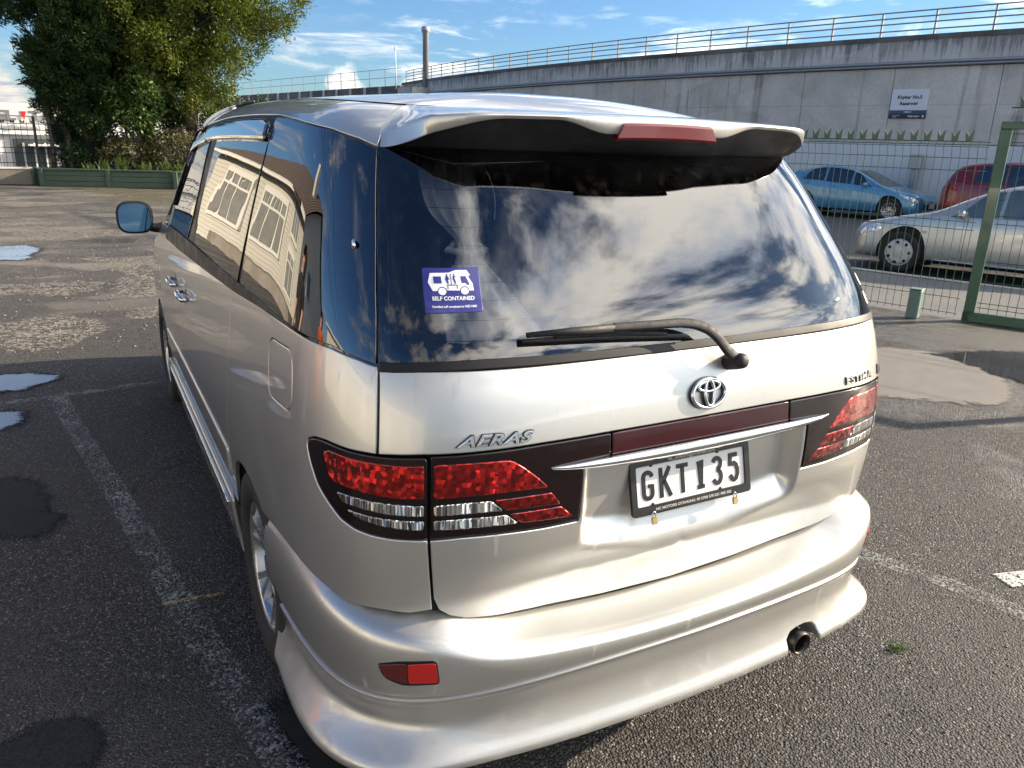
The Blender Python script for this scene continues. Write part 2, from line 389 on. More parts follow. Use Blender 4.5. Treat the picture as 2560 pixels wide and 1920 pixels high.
# bumper: own skin outside the body; v = .20 bottom edge, .482 ledge line, .652 top edge
_BV = [.17, .20, .232, .30, .37, .43, .474, .480, .488, .52, .56, .595, .62, .638, .648, .652]
_BO = [.000,.013,.010,-.004,-.010,-.006,.002,.0048,.0075,.014,.019,.019, .012, .000, -.016,-.032]   # outset from the body line
fBO = spline(_BV, _BO)
fZb = spline([0, .4, .7, .9, 1.15, 1.45, 1.7], [.305, .305, .295, .272, .240, .205, .20])
fZl = spline([0, .4, .7, .9, 1.2, 1.5, 1.7], [.487, .484, .464, .436, .398, .358, .34])
fZt = spline([0, .25, .45, .58, .66, .72, .8, 1.0, 1.2, 1.35, 1.53, 1.7], [.560, .565, .582, .605, .634, .648, .655, .660, .655, .640, .606, .58])
def SB(s, v, off=0.0):
    s = np.asarray(s, float); v = np.asarray(v, float)
    a = np.abs(s); X = np.interp(a, TS, TX); Y = np.interp(a, TS, TY)
    o = fBO(v) - sm(.612, .652, v)*(.115 - .08*sm(.45, .70, a) - .025*sm(.8, 1.1, a))
    flare = .004*sm(.27, .20, v) + sm(.36, .20, v)*(.022*sm(.50, .85, a)*(1 - sm(1.0, 1.5, a)) + .010*sm(.6, 1., a))
    W = .876 + o + flare; R = -.026 - o - flare
    t = 1 - sm(0, 1.5, Y)
    bow = -.022*(1 - sm(0, .75, a))           # plan bow of the tail
    y = Y + R*t*1.0 + bow
    x = np.sign(s)*X*W
    zb, zl, zt = fZb(a), fZl(a), fZt(a)
    lo = sm(0, 1, 0)*0 + (v - .20)/.282; hi = (v - .482)/.17
    k = .5*(1 + np.tanh((v - .482)/.03))
    z = (zb + (zl - zb)*lo)*(1 - k) + (zl + (zt - zl)*hi)*k
    P = np.stack([x, y, z], -1)
    if np.any(off): P = P + np.asarray(off)[..., None]*Nrm(SB, s, v)
    return P
# ------------------------------------------------------------------ setting materials
def mk_asphalt():
    b = MB('asphalt'); p = b.world()
    sxyz = b.n('ShaderNodeSeparateXYZ'); b.put(sxyz.inputs[0], p); X, Y = sxyz.outputs['X'], sxyz.outputs['Y']
    v1 = b.vor(p, 130, 'Color'); v1d = b.vor(p, 130, 'Distance'); v2 = b.vor(p, 310, 'Color')
    g1 = b.n('ShaderNodeSeparateColor'); b.put(g1.inputs[0], v1); g2 = b.n('ShaderNodeSeparateColor'); b.put(g2.inputs[0], v2)
    stone = b.mix(b.mr(g1.outputs[0], .1, 1., 0, 1), (.022, .021, .021), (.135, .125, .115))
    stone = b.mix(b.mr(g1.outputs[1], .90, .98), stone, (.34, .325, .30))
    stone = b.mix(b.mr(v1d, .35, .75), stone, (.012, .011, .011))
    fine = b.mix(g2.outputs[0], (.035, .034, .034), (.085, .080, .076))
    worn = b.mr(b.noise(p, 1.1, 6, .6), .42, .62)
    c = b.mix(worn, stone, b.mix(.5, stone, fine))
    big = b.noise(p, .35, 5, .6); c = b.mix(b.mr(big, .3, .7, 0, .45), c, b.mix(.55, c, (.020, .020, .022)))
    # dusty silt towards the far end of the yard
    far = b.mr(Y, 5.0, 9.5); pat = b.mr(b.noise(b.mapv(p, (.55, .95, 1)), 1.0, 7, .62), .50, .60)
    silt = b.mix(g2.outputs[1], (.16, .145, .125), (.27, .25, .215)); siltm = b.math('MULTIPLY', far, b.math('MULTIPLY', pat, b.mr(g1.outputs[2], .10, .45, .45, 1.)))
    c = b.mix(siltm, c, silt)
    v3 = b.vor(p, 24, 'Color'); g3 = b.n('ShaderNodeSeparateColor'); b.put(g3.inputs[0], v3)
    gr = b.math('MULTIPLY', b.mr(Y, 5.5, 14.), b.mr(b.noise(p, .9, 6, .65), .38, .60, .15, .75)); c = b.mix(gr, c, b.mix(b.math('MULTIPLY', g3.outputs[0], g1.outputs[0]), (.062, .060, .056), (.31, .295, .27)))
    # moss and leaf litter strip by the right-hand fence
    dx = b.math('ADD', X, b.math('MULTIPLY', Y, .36))
    lit = b.math('MULTIPLY', b.mr(b.math('ADD', dx, b.math('MULTIPLY', b.noise(p, 3, 4), .8)), 7.35, 7.95), b.mr(b.noise(p, 9, 5), .40, .58))
    c = b.mix(lit, c, b.mix(b.mr(b.noise(p, 30, 3), .4, .6), (.035, .026, .016), (.13, .12, .03)))
    wet = b.mr(b.math('ADD', b.noise(p, .55, 5, .6), b.math('MULTIPLY', b.mr(X, 1.8, 4.2), .20)), .56, .68)
    wet = b.math('MULTIPLY', wet, b.math('SUBTRACT', 1., siltm))
    c = b.mix(b.math('MULTIPLY', wet, .62), c, (.010, .010, .012))
    pw = b.n('ShaderNodeVectorMath'); pw.operation = 'ADD'; b.put(pw.inputs[0], p); nz_ = b.n('ShaderNodeTexNoise'); b.put(nz_.inputs[0], p); nz_.inputs['Scale'].default_value = 3.; nz_.inputs['Detail'].default_value = 6
    sc_ = b.n('ShaderNodeVectorMath'); sc_.operation = 'SCALE'; b.put(sc_.inputs[0], nz_.outputs['Color']); sc_.inputs['Scale'].default_value = .45; b.put(pw.inputs[1], sc_.outputs[0])
    ck = b.n('ShaderNodeTexVoronoi'); ck.feature = 'DISTANCE_TO_EDGE'; b.put(ck.inputs[0], pw.outputs[0]); ck.inputs['Scale'].default_value = .85
    crack = b.math('MULTIPLY', b.mr(ck.outputs['Distance'], .0, .010, 1., 0.), b.mr(b.noise(p, .9, 4), .47, .62)); c = b.mix(b.math('MULTIPLY', crack, .9), c, (.008, .008, .008))
    oil = b.mr(b.noise(p, 1.7, 5, .6), .62, .74); c = b.mix(b.math('MULTIPLY', oil, .5), c, (.012, .012, .012))
    h = b.math('ADD', b.math('MULTIPLY', b.math('SUBTRACT', 1., v1d), 1.0), b.math('MULTIPLY', g1.outputs[2], .7))
    h = b.math('ADD', h, b.math('MULTIPLY', b.noise(p, 420, 2), .25))
    n1 = b.bump(b.noise(p, 5, 5), .25, .03); nn = b.bump(h, 1., .0105, n1)
    rg = b.mr(wet, 0, 1, .78, .30)
    return b.done(b.bsdf(Base_Color=c, Roughness=rg, Normal=nn, Specular_IOR_Level=.5))
mk_asphalt()
def mk_road(name, a, c_, rough=.85, scale=70):
    b = MB(name); p = b.world(); v = b.vor(p, scale, 'Color'); g = b.n('ShaderNodeSeparateColor'); b.put(g.inputs[0], v)
    c = b.mix(g.outputs[0], a, c_); c = b.mix(b.mr(b.noise(p, .8, 5), .35, .7, 0, .4), c, tuple(x*.6 for x in a))
    return b.done(b.bsdf(Base_Color=c, Roughness=rough, Normal=b.bump(g.outputs[1], .3, .006)))
mk_road('road_asphalt', (.045, .045, .048), (.085, .083, .082)); mk_road('footpath_concrete', (.085, .084, .084), (.135, .132, .13), .9, 40); mk_road('kerb_concrete', (.30, .285, .24), (.40, .37, .30), .9, 30)
def mk_worn(name, col, a, c_, scale=120, keep=1.):
    """thin worn paint or silt: broken up where the stones stick through"""
    b = MB(name); p = b.world(); v = b.vor(p, scale, 'Color'); g = b.n('ShaderNodeSeparateColor'); b.put(g.inputs[0], v)
    m_ = b.math('ADD', b.math('MULTIPLY', g.outputs[0], .55), b.math('MULTIPLY', b.noise(p, 7, 5, .6), .9))
    f = b.math('MULTIPLY', b.mr(m_, a, c_), keep)
    if name == 'thin_silt':
        at = b.n('ShaderNodeAttribute'); at.attribute_name = 'edge'; f = b.math('MULTIPLY', f, b.mr(b.math('ADD', at.outputs['Fac'], b.math('MULTIPLY', b.math('SUBTRACT', b.noise(p, 3.2, 6, .65), .5), 1.2)), .25, .7))
    bs = b.bsdf(Base_Color=b.mix(g.outputs[1], tuple(x*.7 for x in col), col), Roughness=.8, Normal=b.bump(g.outputs[2], .4, .005)); tr = b.n('ShaderNodeBsdfTransparent')
    mx = b.n('ShaderNodeMixShader'); b.put(mx.inputs[0], f); b.put(mx.inputs[1], tr.outputs[0]); b.put(mx.inputs[2], bs.outputs[0]); return b.done(mx)
mk_worn('worn_white_paint', (.58, .60, .60), .66, 1.15, 130, .50); mk_worn('worn_yellow_paint', (.55, .42, .16), .55, .9, 140, .8)
mk_worn('worn_paint_fresh', (.70, .70, .68), .45, .8, 130, .9)
mk_worn('thin_silt', (.27, .245, .205), .55, .95, 45, .85)
def mk_silt():
    b = MB('dried_silt'); p = b.world()
    c = b.mix(b.noise(p, 4, 6, .6), (.12, .106, .085), (.235, .21, .172)); c = b.mix(b.mr(b.vor(p, 160), .0, .34, .8, 0.), c, (.12, .11, .10))
    return b.done(b.feather(b.bsdf(Base_Color=c, Roughness=.6, Normal=b.bump(b.noise(p, 120, 4), .3, .004))))
mk_silt()
def mk_water(name, a, c_):
    b = MB(name); p = b.world(); c = b.mix(b.noise(p, 3, 4), a, c_)
    return b.done(b.feather(b.bsdf(Base_Color=c, Roughness=.05, Specular_IOR_Level=.5, Normal=b.bump(b.noise(p, 14, 3), .02, .01)), .42, .50, .55, 16.))
mk_water('puddle_water', (.20, .205, .21), (.34, .34, .34)); mk_water('clear_puddle', (.018, .018, .018), (.05, .047, .042))  # puddle_water: pale base colour stands in for white cloud mirrored in it
def mk_wet():
    b = MB('wet_asphalt'); p = b.world(); v = b.vor(p, 150, 'Color'); g = b.n('ShaderNodeSeparateColor'); b.put(g.inputs[0], v)
    return b.done(b.feather(b.bsdf(Base_Color=b.mix(g.outputs[0], (.010, .010, .012), (.028, .027, .028)), Roughness=.7, Specular_IOR_Level=.25, Normal=b.bump(g.outputs[2], .6, .007)), .30, .75, .8, 14.))
mk_wet()
def mk_concrete(name, c1, c2, stain=1., streak=1., zref=None, grime=(.045, .043, .040)):
    b = MB(name); p = b.world()
    blot = b.noise(p, .55, 7, .62); fine = b.noise(p, 9, 5, .6)
    c = b.mix(b.mr(blot, .3, .7), c1, c2); c = b.mix(b.mr(fine, .35, .75, 0, .35), c, tuple(x*.72 for x in c1))
    st = b.noise(b.mapv(p, (2.6, 2.6, .12)), 1., 7, .66); c = b.mix(b.math('MULTIPLY', b.mr(st, .56, .74), .55*streak), c, tuple(x*.38 for x in c1))
    rs = b.noise(b.mapv(p, (1.1, 1.1, .10), (5, 3, 0)), 1., 5, .6); c = b.mix(b.math('MULTIPLY', b.mr(rs, .58, .76), .45*stain), c, (.20, .155, .10))
    if zref is not None:   # run-off stains below the coping
        dz = b.math('SUBTRACT', zref, b.n_z(p)); k = b.noise(b.mapv(p, (7, 7, .35)), 1., 6, .7)
        c = b.mix(b.math('MULTIPLY', b.mr(b.math('SUBTRACT', k, b.math('MULTIPLY', dz, .32)), .36, .50), .62), c, grime)
    lift = b.math('MULTIPLY', b.mr(b.math('ABSOLUTE', b.math('SUBTRACT', b.math('ADD', b.n_z(p), b.math('MULTIPLY', fine, .02)), 3.06)), .0, .022, 1., 0.), .45); c = b.mix(lift, c, tuple(x*.45 for x in c1))
    pt = b.mr(b.vor(b.mapv(p, (.5, .5, .9)), 1., 'Color'), .3, .8, 0., .22); c = b.mix(pt, c, tuple(min(1, x*1.25) for x in c2))
    spot = b.mr(b.vor(p, 3.1), .0, .035, 1., 0.); c = b.mix(b.math('MULTIPLY', spot, .6), c, (.05, .05, .05))
    return b.done(b.bsdf(Base_Color=c, Roughness=.9, Normal=b.bump(fine, .25, .02)))
mk_concrete('reservoir_concrete', (.50, .46, .40), (.70, .65, .585), 1.7, 1.5); mk_concrete('upper_concrete', (.48, .46, .43), (.60, .58, .55), .2, .5, 4.85)
mk_concrete('coping_dark', (.075, .070, .064), (.20, .19, .175), .2, .9); mk_concrete('yard_wall', (.13, .115, .095), (.26, .235, .20), .6, 1.)
plain('wall_paint', (.70, .71, .72), .8, var=.05, scale=1.2); plain('galvanised', (.36, .37, .38), .45, .6, var=.2, scale=20)
plain('rail_steel', (.30, .30, .30), .6, .3, var=.25, scale=15); plain('fence_green', (.030, .095, .050), .42, coat=.2, var=.15, scale=10); plain('post_green_grey', (.14, .21, .17), .6, var=.2, scale=14)
plain('iron_black', (.012, .012, .014), .5); plain('sign_white', (.72, .74, .78), .5, var=.02); plain('sign_blue', (.035, .085, .17), .5, var=.05); plain('sign_dark', (.016, .020, .030), .5); plain('sign_text', (.03, .035, .04), .6)
plain('sign_pale', (.60, .62, .64), .6)
def mk_wood():
    b = MB('green_timber'); p = b.pos(); w_ = b.noise(b.mapv(p, (1.2, 14, 14)), 1., 6, .6)
    c = b.mix(w_, (.030, .058, .040), (.075, .115, .080)); c = b.mix(b.mr(b.noise(p, 3.5, 5), .55, .8, 0, .5), c, (.10, .095, .07))
    return b.done(b.bsdf(Base_Color=c, Roughness=.75, Normal=b.bump(w_, .4, .01)))
mk_wood()
def mk_leaf(name, a, c_, tr=.35, rough=.5):
    b = MB(name); p = b.world(); n1 = b.noise(p, 2.1, 4, .6); n2 = b.n('ShaderNodeTexWhiteNoise'); b.put(n2.inputs[0], b.mapv(p, (9, 9, 9)))
    f = b.math('ADD', b.math('MULTIPLY', n1, .75), b.math('MULTIPLY', n2.outputs[0], .35)); c = b.mix(b.mr(f, .25, .85), a, c_)
    d = b.bsdf(Base_Color=c, Roughness=rough, Specular_IOR_Level=.35); t = b.n('ShaderNodeBsdfTranslucent'); b.put(t.inputs[0], c)
    mx = b.n('ShaderNodeMixShader'); mx.inputs[0].default_value = tr; b.put(mx.inputs[1], d.outputs[0]); b.put(mx.inputs[2], t.outputs[0]); return b.done(mx)
mk_leaf('leaf_dark', (.012, .032, .010), (.045, .085, .022), .22); mk_leaf('leaf_gold', (.032, .056, .006), (.135, .165, .018), .28); mk_leaf('leaf_green', (.028, .060, .014), (.10, .16, .035), .35)
mk_leaf('leaf_strap', (.04, .075, .02), (.15, .21, .055), .35); mk_leaf('leaf_shrub', (.05, .055, .022), (.17, .16, .07), .3); mk_leaf('leaf_spiky', (.03, .04, .02), (.09, .095, .05), .15)
plain('bark', (.075, .062, .05), .9, var=.4, scale=12, bump=.6, bscale=25); plain('soil', (.05, .038, .028), .95, var=.3, scale=10, bump=.6, bscale=18)
plain('building_white', (.72, .70, .66), .8, var=.03, scale=1); plain('building_grey', (.48, .47, .45), .8, var=.03); plain('letter_grey', (.19, .19, .19), .6); plain('letter_red', (.60, .02, .025), .5); plain('door_dark', (.045, .055, .052), .4); plain('letter_pale', (.42, .42, .48), .6)
def mk_boards():
    b = MB('weatherboard'); p = b.world(); z = b.n_z(p); s_ = b.math('FRACT', b.math('MULTIPLY', z, 6.2))
    cb = b.mix(b.mr(s_, .0, .16, .75, 0.), b.mix(b.noise(p, 2, 4), (.42, .40, .35), (.50, .48, .42)), (.08, .075, .065)); return b.done(b.bsdf(Base_Color=cb, Roughness=.7, Normal=b.bump(s_, .9, .025)))
mk_boards(); plain('render_grey', (.46, .46, .45), .9, var=.08, scale=1.5); plain('house_trim', (.56, .545, .50), .5, var=.03)
def mk_tiles():
    b = MB('roof_tiles'); p = b.pos(); u = b.wave(p, 1.35, 'Y'); z = b.n_z(p); s_ = b.math('FRACT', b.math('MULTIPLY', z, 5.5))
    h = b.math('ADD', u, b.math('MULTIPLY', s_, .6)); return b.done(b.bsdf(Base_Color=b.mix(b.mr(u, .15, .6, .8, 0.), b.mix(b.noise(p, 5, 4), (.07, .05, .04), (.15, .11, .085)), (.018, .013, .010)), Roughness=.75, Normal=b.bump(h, 1., .06)))
mk_tiles()
# ------------------------------------------------------------------ van materials
def mk_paint(name, col, flake=.02, dirt=True, metal=.74, rough=.36):
    b = MB(name); p = b.world()
    fl = b.vor(p, 1400, 'Color'); dn = b.noise(p, 2.2, 5, .6); streak = b.noise(b.mapv(p, (26, 26, 1.4)), 1., 5, .6)
    c = b.mix(dn, tuple(x*.97 for x in col), tuple(x*1.03 for x in col))
    if dirt:
        low = b.mr(b.math('ADD', b.n_z(p), b.math('MULTIPLY', dn, .18)), .25, .62, 1., 0.)
        sp = b.mr(streak, .60, .74); spots = b.mr(b.vor(p, 55), .0, .07, 1., 0.)
        d = b.math('MINIMUM', b.math('ADD', b.math('MULTIPLY', low, b.mr(b.noise(p, 14, 6, .7), .4, .75, .06, .42)), b.math('ADD', b.math('MULTIPLY', sp, .32), b.math('MULTIPLY', spots, .12))), 1.)
        c = b.mix(d, c, (.30, .27, .22)); mt = b.mr(d, 0, .5, metal, .2); rg = b.mr(d, 0, .5, rough, .6); ct = b.mr(d, 0, .6, 1., .25)
    else: mt, rg, ct = metal, rough, 1.
    nb = b.n('ShaderNodeNormalMap') if False else None
    peel = b.bump(b.noise(p, 9, 2, .4), .02, .01)
    bs = b.bsdf(Base_Color=c, Metallic=mt, Roughness=rg, Coat_Weight=ct, Coat_Roughness=.035, Coat_IOR=1.5, Normal=peel)
    return b.done(bs)
mk_paint('champagne_silver_paint', (.59, .58, .545))
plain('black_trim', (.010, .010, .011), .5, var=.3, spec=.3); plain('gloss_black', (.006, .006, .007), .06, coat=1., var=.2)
plain('rubber', (.018, .018, .018), .65, bump=.2, bscale=200); plain('grey_plastic', (.020, .020, .022), .62, var=.25, scale=30, bump=.15, bscale=300, spec=.3)
plain('chrome', (.78, .79, .80), .07, 1., var=.04); plain('dark_steel', (.05, .047, .043), .42, .8, var=.4, scale=30)
plain('badge_chrome', (.74, .75, .77), .18, 1., var=.03); plain('alloy', (.52, .52, .52), .28, .85, .5, var=.06); plain('liner_black', (.006, .006, .006), .8)
plain('plate_white', (.74, .73, .70), .35, coat=.4, var=.03); plain('plate_black', (.008, .008, .008), .35); plain('plate_print', (.42, .42, .40), .5)
plain('sticker_blue', (.028, .030, .20), .3, coat=.6, var=.06); plain('sticker_white', (.80, .80, .80), .4, var=.03)
plain('brass', (.55, .42, .18), .35, .9, var=.2, scale=60); plain('seat_fabric', (.035, .033, .033), .9); plain('headliner', (.06, .058, .055), .9)
plain('mirror_glass', (.16, .20, .22), .01, 1., var=.01); plain('skin', (.45, .27, .19), .55, var=.06)
def mk_glass(name, tint, ior=1.75, rough=0., dust=.05):
    b = MB(name); p = b.world()
    fr = b.n('ShaderNodeFresnel'); fr.inputs['IOR'].default_value = ior
    tr = b.n('ShaderNodeBsdfTransparent'); b.put(tr.inputs[0], tint)
    gl = b.n('ShaderNodeBsdfGlossy'); gl.inputs['Roughness'].default_value = rough; b.put(gl.inputs[0], (1., 1., 1.))
    wav = b.bump(b.noise(p, 2.6, 2, .4), .022, .05); b.put(gl.inputs['Normal'], wav)
    mx = b.n('ShaderNodeMixShader'); b.put(mx.inputs[0], fr.outputs[0]); b.put(mx.inputs[1], tr.outputs[0]); b.put(mx.inputs[2], gl.outputs[0])
    df = b.n('ShaderNodeBsdfDiffuse'); b.put(df.inputs[0], (.55, .52, .46))
    streak = b.math('MULTIPLY', b.mr(b.noise(b.mapv(p, (40, 40, 3)), 1, 6, .65), .45, .8), dust)
    m2 = b.n('ShaderNodeMixShader'); b.put(m2.inputs[0], streak); b.put(m2.inputs[1], mx.outputs[0]); b.put(m2.inputs[2], df.outputs[0])
    return b.done(m2)
mk_glass('rear_glass', (.58, .59, .60), 2.0, 0., .018); mk_glass('side_glass', (.045, .048, .05), 2.3, 0., .015); plain('window_pane', (.20, .20, .19), .08, coat=.6, var=.35, scale=3); mk_glass('clear_glass', (.75, .80, .78), 1.5, 0, .02)
def mk_lens(name, c1, c2, scale, k=.8, rough=.16, stretch=(1, 1, 1), metal=.85, coat=1.):
    """moulded reflector: small facets, each tilted its own way, under a smooth clear skin"""
    b = MB(name); p = b.mapv(b.world(), stretch); v = b.vor(p, scale, 'Color', rnd=.55)
    g = b.n('ShaderNodeSeparateColor'); b.put(g.inputs[0], v); c = b.mix(b.mr(g.outputs[0], .1, .9), c1, c2)
    ge = b.n('ShaderNodeNewGeometry'); def_ = b.n('ShaderNodeVectorMath'); def_.operation = 'SUBTRACT'; b.put(def_.inputs[0], v); def_.inputs[1].default_value = (.5, .5, .5)
    sc_ = b.n('ShaderNodeVectorMath'); sc_.operation = 'SCALE'; b.put(sc_.inputs[0], def_.outputs[0]); sc_.inputs['Scale'].default_value = k
    ad = b.n('ShaderNodeVectorMath'); ad.operation = 'ADD'; b.put(ad.inputs[0], ge.outputs['Normal']); b.put(ad.inputs[1], sc_.outputs[0]); nm = b.n('ShaderNodeVectorMath'); nm.operation = 'NORMALIZE'; b.put(nm.inputs[0], ad.outputs[0])
    return b.done(b.bsdf(Base_Color=c, Roughness=rough, Metallic=metal, Normal=nm.outputs[0], Coat_Weight=coat, Coat_Roughness=.02, Coat_Normal=ge.outputs['Normal']))
mk_lens('lamp_red', (.26, .003, .002), (.46, .008, .006), 105, .60, .24)
mk_lens('lamp_red_deep', (.16, .002, .002), (.32, .005, .004), 105, .5, .24)
mk_lens('lamp_clear', (.20, .20, .20), (.60, .60, .58), 240, 1.0, .14, (1., 1., .06))
plain('lamp_dark', (.006, .001, .0018), .10, coat=.3, var=.25); plain('garnish_red', (.030, .002, .005), .14, coat=.5, var=.3, scale=4)
plain('reflector_red', (.50, .010, .008), .2, coat=1., var=.05); plain('brake_red', (.12, .003, .005), .22, coat=.25, var=.1); plain('reflector_dark', (.10, .004, .004), .2, coat=1., var=.05)
def mk_tyre():
    b = MB('tyre'); p = b.pos()
    return b.done(b.bsdf(Base_Color=b.mix(b.noise(p, 12, 5), (.012, .012, .012), (.030, .029, .027)), Roughness=.75, Normal=b.bump(b.noise(p, 90, 3), .25, .004)))
mk_tyre()
def mk_cloth(name, col):
    b = MB(name); p = b.pos()
    bs = b.bsdf(Base_Color=b.mix(b.noise(p, 8, 4), tuple(x*.85 for x in col), col), Roughness=.9, Normal=b.bump(b.noise(b.mapv(p, (60, 60, 6)), 1, 3), .3, .01))
    return b.done(bs)
mk_cloth('curtain_cloth', (.80, .81, .82))
# ------------------------------------------------------------------ the setting
CCX, CCY, RW = 115.8, 41.2, 98.2            # the street and the reservoir wall bend round this centre
def pol(r, th, z=0.): return (CCX - r*math.cos(th), CCY - r*math.sin(th), z)
RF = 115.42                                   # line of the green fence
# yard: one sheet at 0 up to the fence and the low wall, dropping to the lower street beyond, out to the horizon
arc_ = [pol(RF, t) for t in np.linspace(.95, .085, 60)]
lot = [(-90, -90, 0), (60, -90, 0)] + arc_ + [(3.2, 27.6, 0), (-90, 27.6, 0)]
lot = [p for p in lot]
lotlow = [(x, y, -2.3) for x, y, z in lot]; n_ = len(lot)
ro = [(-900, -900, -2.3), (900, -900, -2.3), (900, 1500, -2.3), (-900, 1500, -2.3)]
g = Geo(); g.add(lot + lotlow, [tuple(range(n_))] + [(i, n_+i, n_+(i+1) % n_, (i+1) % n_) for i in range(n_)]); g.add(ro, [(0, 1, 2, 3)])
tag(g.out('ground', 'asphalt'), kind='structure')
ths = list(np.linspace(-.25, .95, 90))
tag(Geo().grid(lambda r, t: pol(r, t, -.20), [112.05, 98.0], ths).out('road', 'road_asphalt'), kind='structure')
g = Geo(); g.grid(lambda r, t: pol(r, t, -.002 if r > 114 else -.05), [RF - .02, 113.6, 112.25], ths); tag(g.out('footpath', 'footpath_concrete'), kind='structure')
g = Geo(); prof = [(112.25, -.052), (112.24, -.045), (112.10, -.050), (112.06, -.065), (112.04, -.21)]; g.grid(lambda k, t: pol(prof[int(k)][0], t, prof[int(k)][1]), list(range(5)), ths); tag(g.out('kerb', 'kerb_concrete', smooth=True), kind='structure')
def sheet(name, pts, z, mat, jag=0., n=6, smooth=True, kind='structure'):
    P = resample(smooth_line(list(pts) + [pts[0]], n)[:-1] if smooth else pts, .035)
    if jag:
        c = P.mean(0); rs = np.random.default_rng(int(abs(pts[0][0]*1000))); k = np.cumsum(rs.normal(0, jag*.5, len(P))); k -= np.linspace(k[0], k[-1], len(P)); k += rs.normal(0, jag*.4, len(P))
        d = P - c; P = P + d/np.maximum(np.linalg.norm(d, axis=1, keepdims=True), 1e-6)*np.clip(k, -jag*3, jag*3)[:, None]
    def rings(nm, P, zz, mt, grow=0.):
        c = P.mean(0); d = P - c; l = np.linalg.norm(d, axis=1, keepdims=True); u = d/np.maximum(l, 1e-6); w_ = np.minimum(.10 + .12*l.mean(), l*.5); n = len(P); V = []; E = []
        for k, (o, e) in enumerate(((w_*.55 + grow, 0.), (grow, .45), (-w_*.7, 1.), (-l*.75, 1.))): Q = P + u*o; V += [(a, b, zz) for a, b in Q]; E += [e]*n
        V.append((c[0], c[1], zz)); E.append(1.); F = [(k*n+i, k*n+(i+1) % n, (k+1)*n+(i+1) % n, (k+1)*n+i) for k in range(3) for i in range(n)] + [(3*n+i, 3*n+(i+1) % n, 4*n) for i in range(n)]
        o = mesh(nm, V, F, mt); at = o.data.attributes.new('edge', 'FLOAT', 'POINT'); at.data.foreach_set('value', np.array(E, np.float32)); return tag(o, kind=kind)
    if name == 'puddle': rings('damp_rim', P, z - .0022, 'wet_asphalt', .05)
    return rings(name, P, z, mat)
# painted bay lines
def strip(name, cl, w_, z, mat, ends=0.):
    P = [Vector(p) for p in smooth_line(cl, 6)]; V = []
    for i, p in enumerate(P):
        d = (P[min(i+1, len(P)-1)] - P[max(i-1, 0)]).normalized(); q = Vector((-d.y, d.x)); V += [(p.x + q.x*w_/2, p.y + q.y*w_/2, z), (p.x - q.x*w_/2, p.y - q.y*w_/2, z)]
    return tag(Geo().add(V, [(2*i, 2*i+1, 2*i+3, 2*i+2) for i in range(len(P)-1)]).out(name, mat), kind='structure')
strip('painted_line', [(-1.52, 4.22), (-1.41, 3.47), (-1.285, 2.69), (-1.17, 1.92), (-1.10, 1.42), (-1.00, .80), (-.93, .45), (-.85, .05), (-.76, -.5)], .105, .004, 'worn_white_paint')
strip('painted_line', [(-2.8, 4.08), (-1.83, 4.19), (-1.2, 4.27), (-.6, 4.36)], .08, .006, 'worn_white_paint')
strip('painted_line', [(-1.16, 1.44), (-.95, 1.42)], .022, .009, 'worn_yellow_paint')
strip('painted_line', [(1.30, 1.3), (1.53, .55), (1.63, .28), (1.70, -.02), (1.84, -.6), (2.0, -1.3)], .095, .004, 'worn_white_paint')
strip('painted_mark', [(1.86, .17), (2.4, .02)], .10, .005, 'worn_paint_fresh')
# puddles, silt and wet patches
sheet('puddle', [(-2.25, 4.90), (-1.87, 4.87), (-1.70, 4.85), (-1.49, 4.70), (-1.59, 4.56), (-1.72, 4.47), (-1.95, 4.52), (-2.3, 4.6)], .005, 'puddle_water', .02)
sheet('puddle', [(-2.2, 4.03), (-1.82, 4.01), (-1.74, 3.91), (-1.73, 3.80), (-1.82, 3.71), (-2.2, 3.7)], .005, 'puddle_water', .015)
sheet('puddle', [(-3.2, 11.9), (-2.30, 11.85), (-1.97, 12.02), (-1.65, 11.53), (-1.87, 10.65), (-2.22, 10.5), (-3.1, 10.7)], .005, 'puddle_water', .06)
sheet('silt_patch', [(-2.3, 8.5), (-1.85, 8.75), (-1.20, 8.5), (-1.45, 8.0), (-1.86, 7.85), (-2.3, 8.0)], .004, 'thin_silt', .07)
sheet('silt_patch', [(-2.28, 13.57), (-1.09, 13.85), (-.75, 13.35), (-1.75, 12.6)], .004, 'thin_silt', .08)
sheet('silt_patch', [(-2.9, 15.2), (-1.80, 15.35), (-1.65, 14.72), (-2.9, 14.5)], .004, 'thin_silt', .08)
sheet('silt_patch', [(-2.0, 6.6), (-1.60, 6.75), (-1.36, 6.2), (-1.61, 5.62), (-1.9, 5.8)], .004, 'thin_silt', .06)
sheet('silt_patch', [(-1.35, 10.5), (.2, 10.6), (.3, 7.6), (-.92, 7.2), (-1.15, 8.8)], .004, 'thin_silt', .10)
sheet('silt_patch', [(-.9, 6.9), (-.5, 6.9), (-.5, 6.5), (-.9, 6.55)], .004, 'thin_silt', .04)
sheet('wet_patch', [(-1.66, .90), (-1.54, .975), (-1.42, .955), (-1.355, .87), (-1.36, .74), (-1.44, .68), (-1.60, .74)], .003, 'wet_asphalt', .008)
sheet('wet_patch', [(-2.0, 2.9), (-1.70, 2.92), (-1.64, 2.75), (-1.60, 2.50), (-1.53, 2.42), (-1.62, 2.28), (-1.80, 2.42), (-2.0, 2.6)], .003, 'wet_asphalt', .03)
sheet('puddle', [(-.93, .66), (-.84, .76), (-.74, .55), (-.66, .30), (-.72, .16), (-.84, .34)], .004, 'clear_puddle', .022)
sheet('silt_patch', [(4.45, 2.92), (4.87, 2.79), (4.99, 2.45), (4.71, 1.97), (4.31, 1.72), (4.02, 1.78), (3.79, 2.01), (3.60, 2.35), (3.9, 2.8)], .004, 'dried_silt', .05)
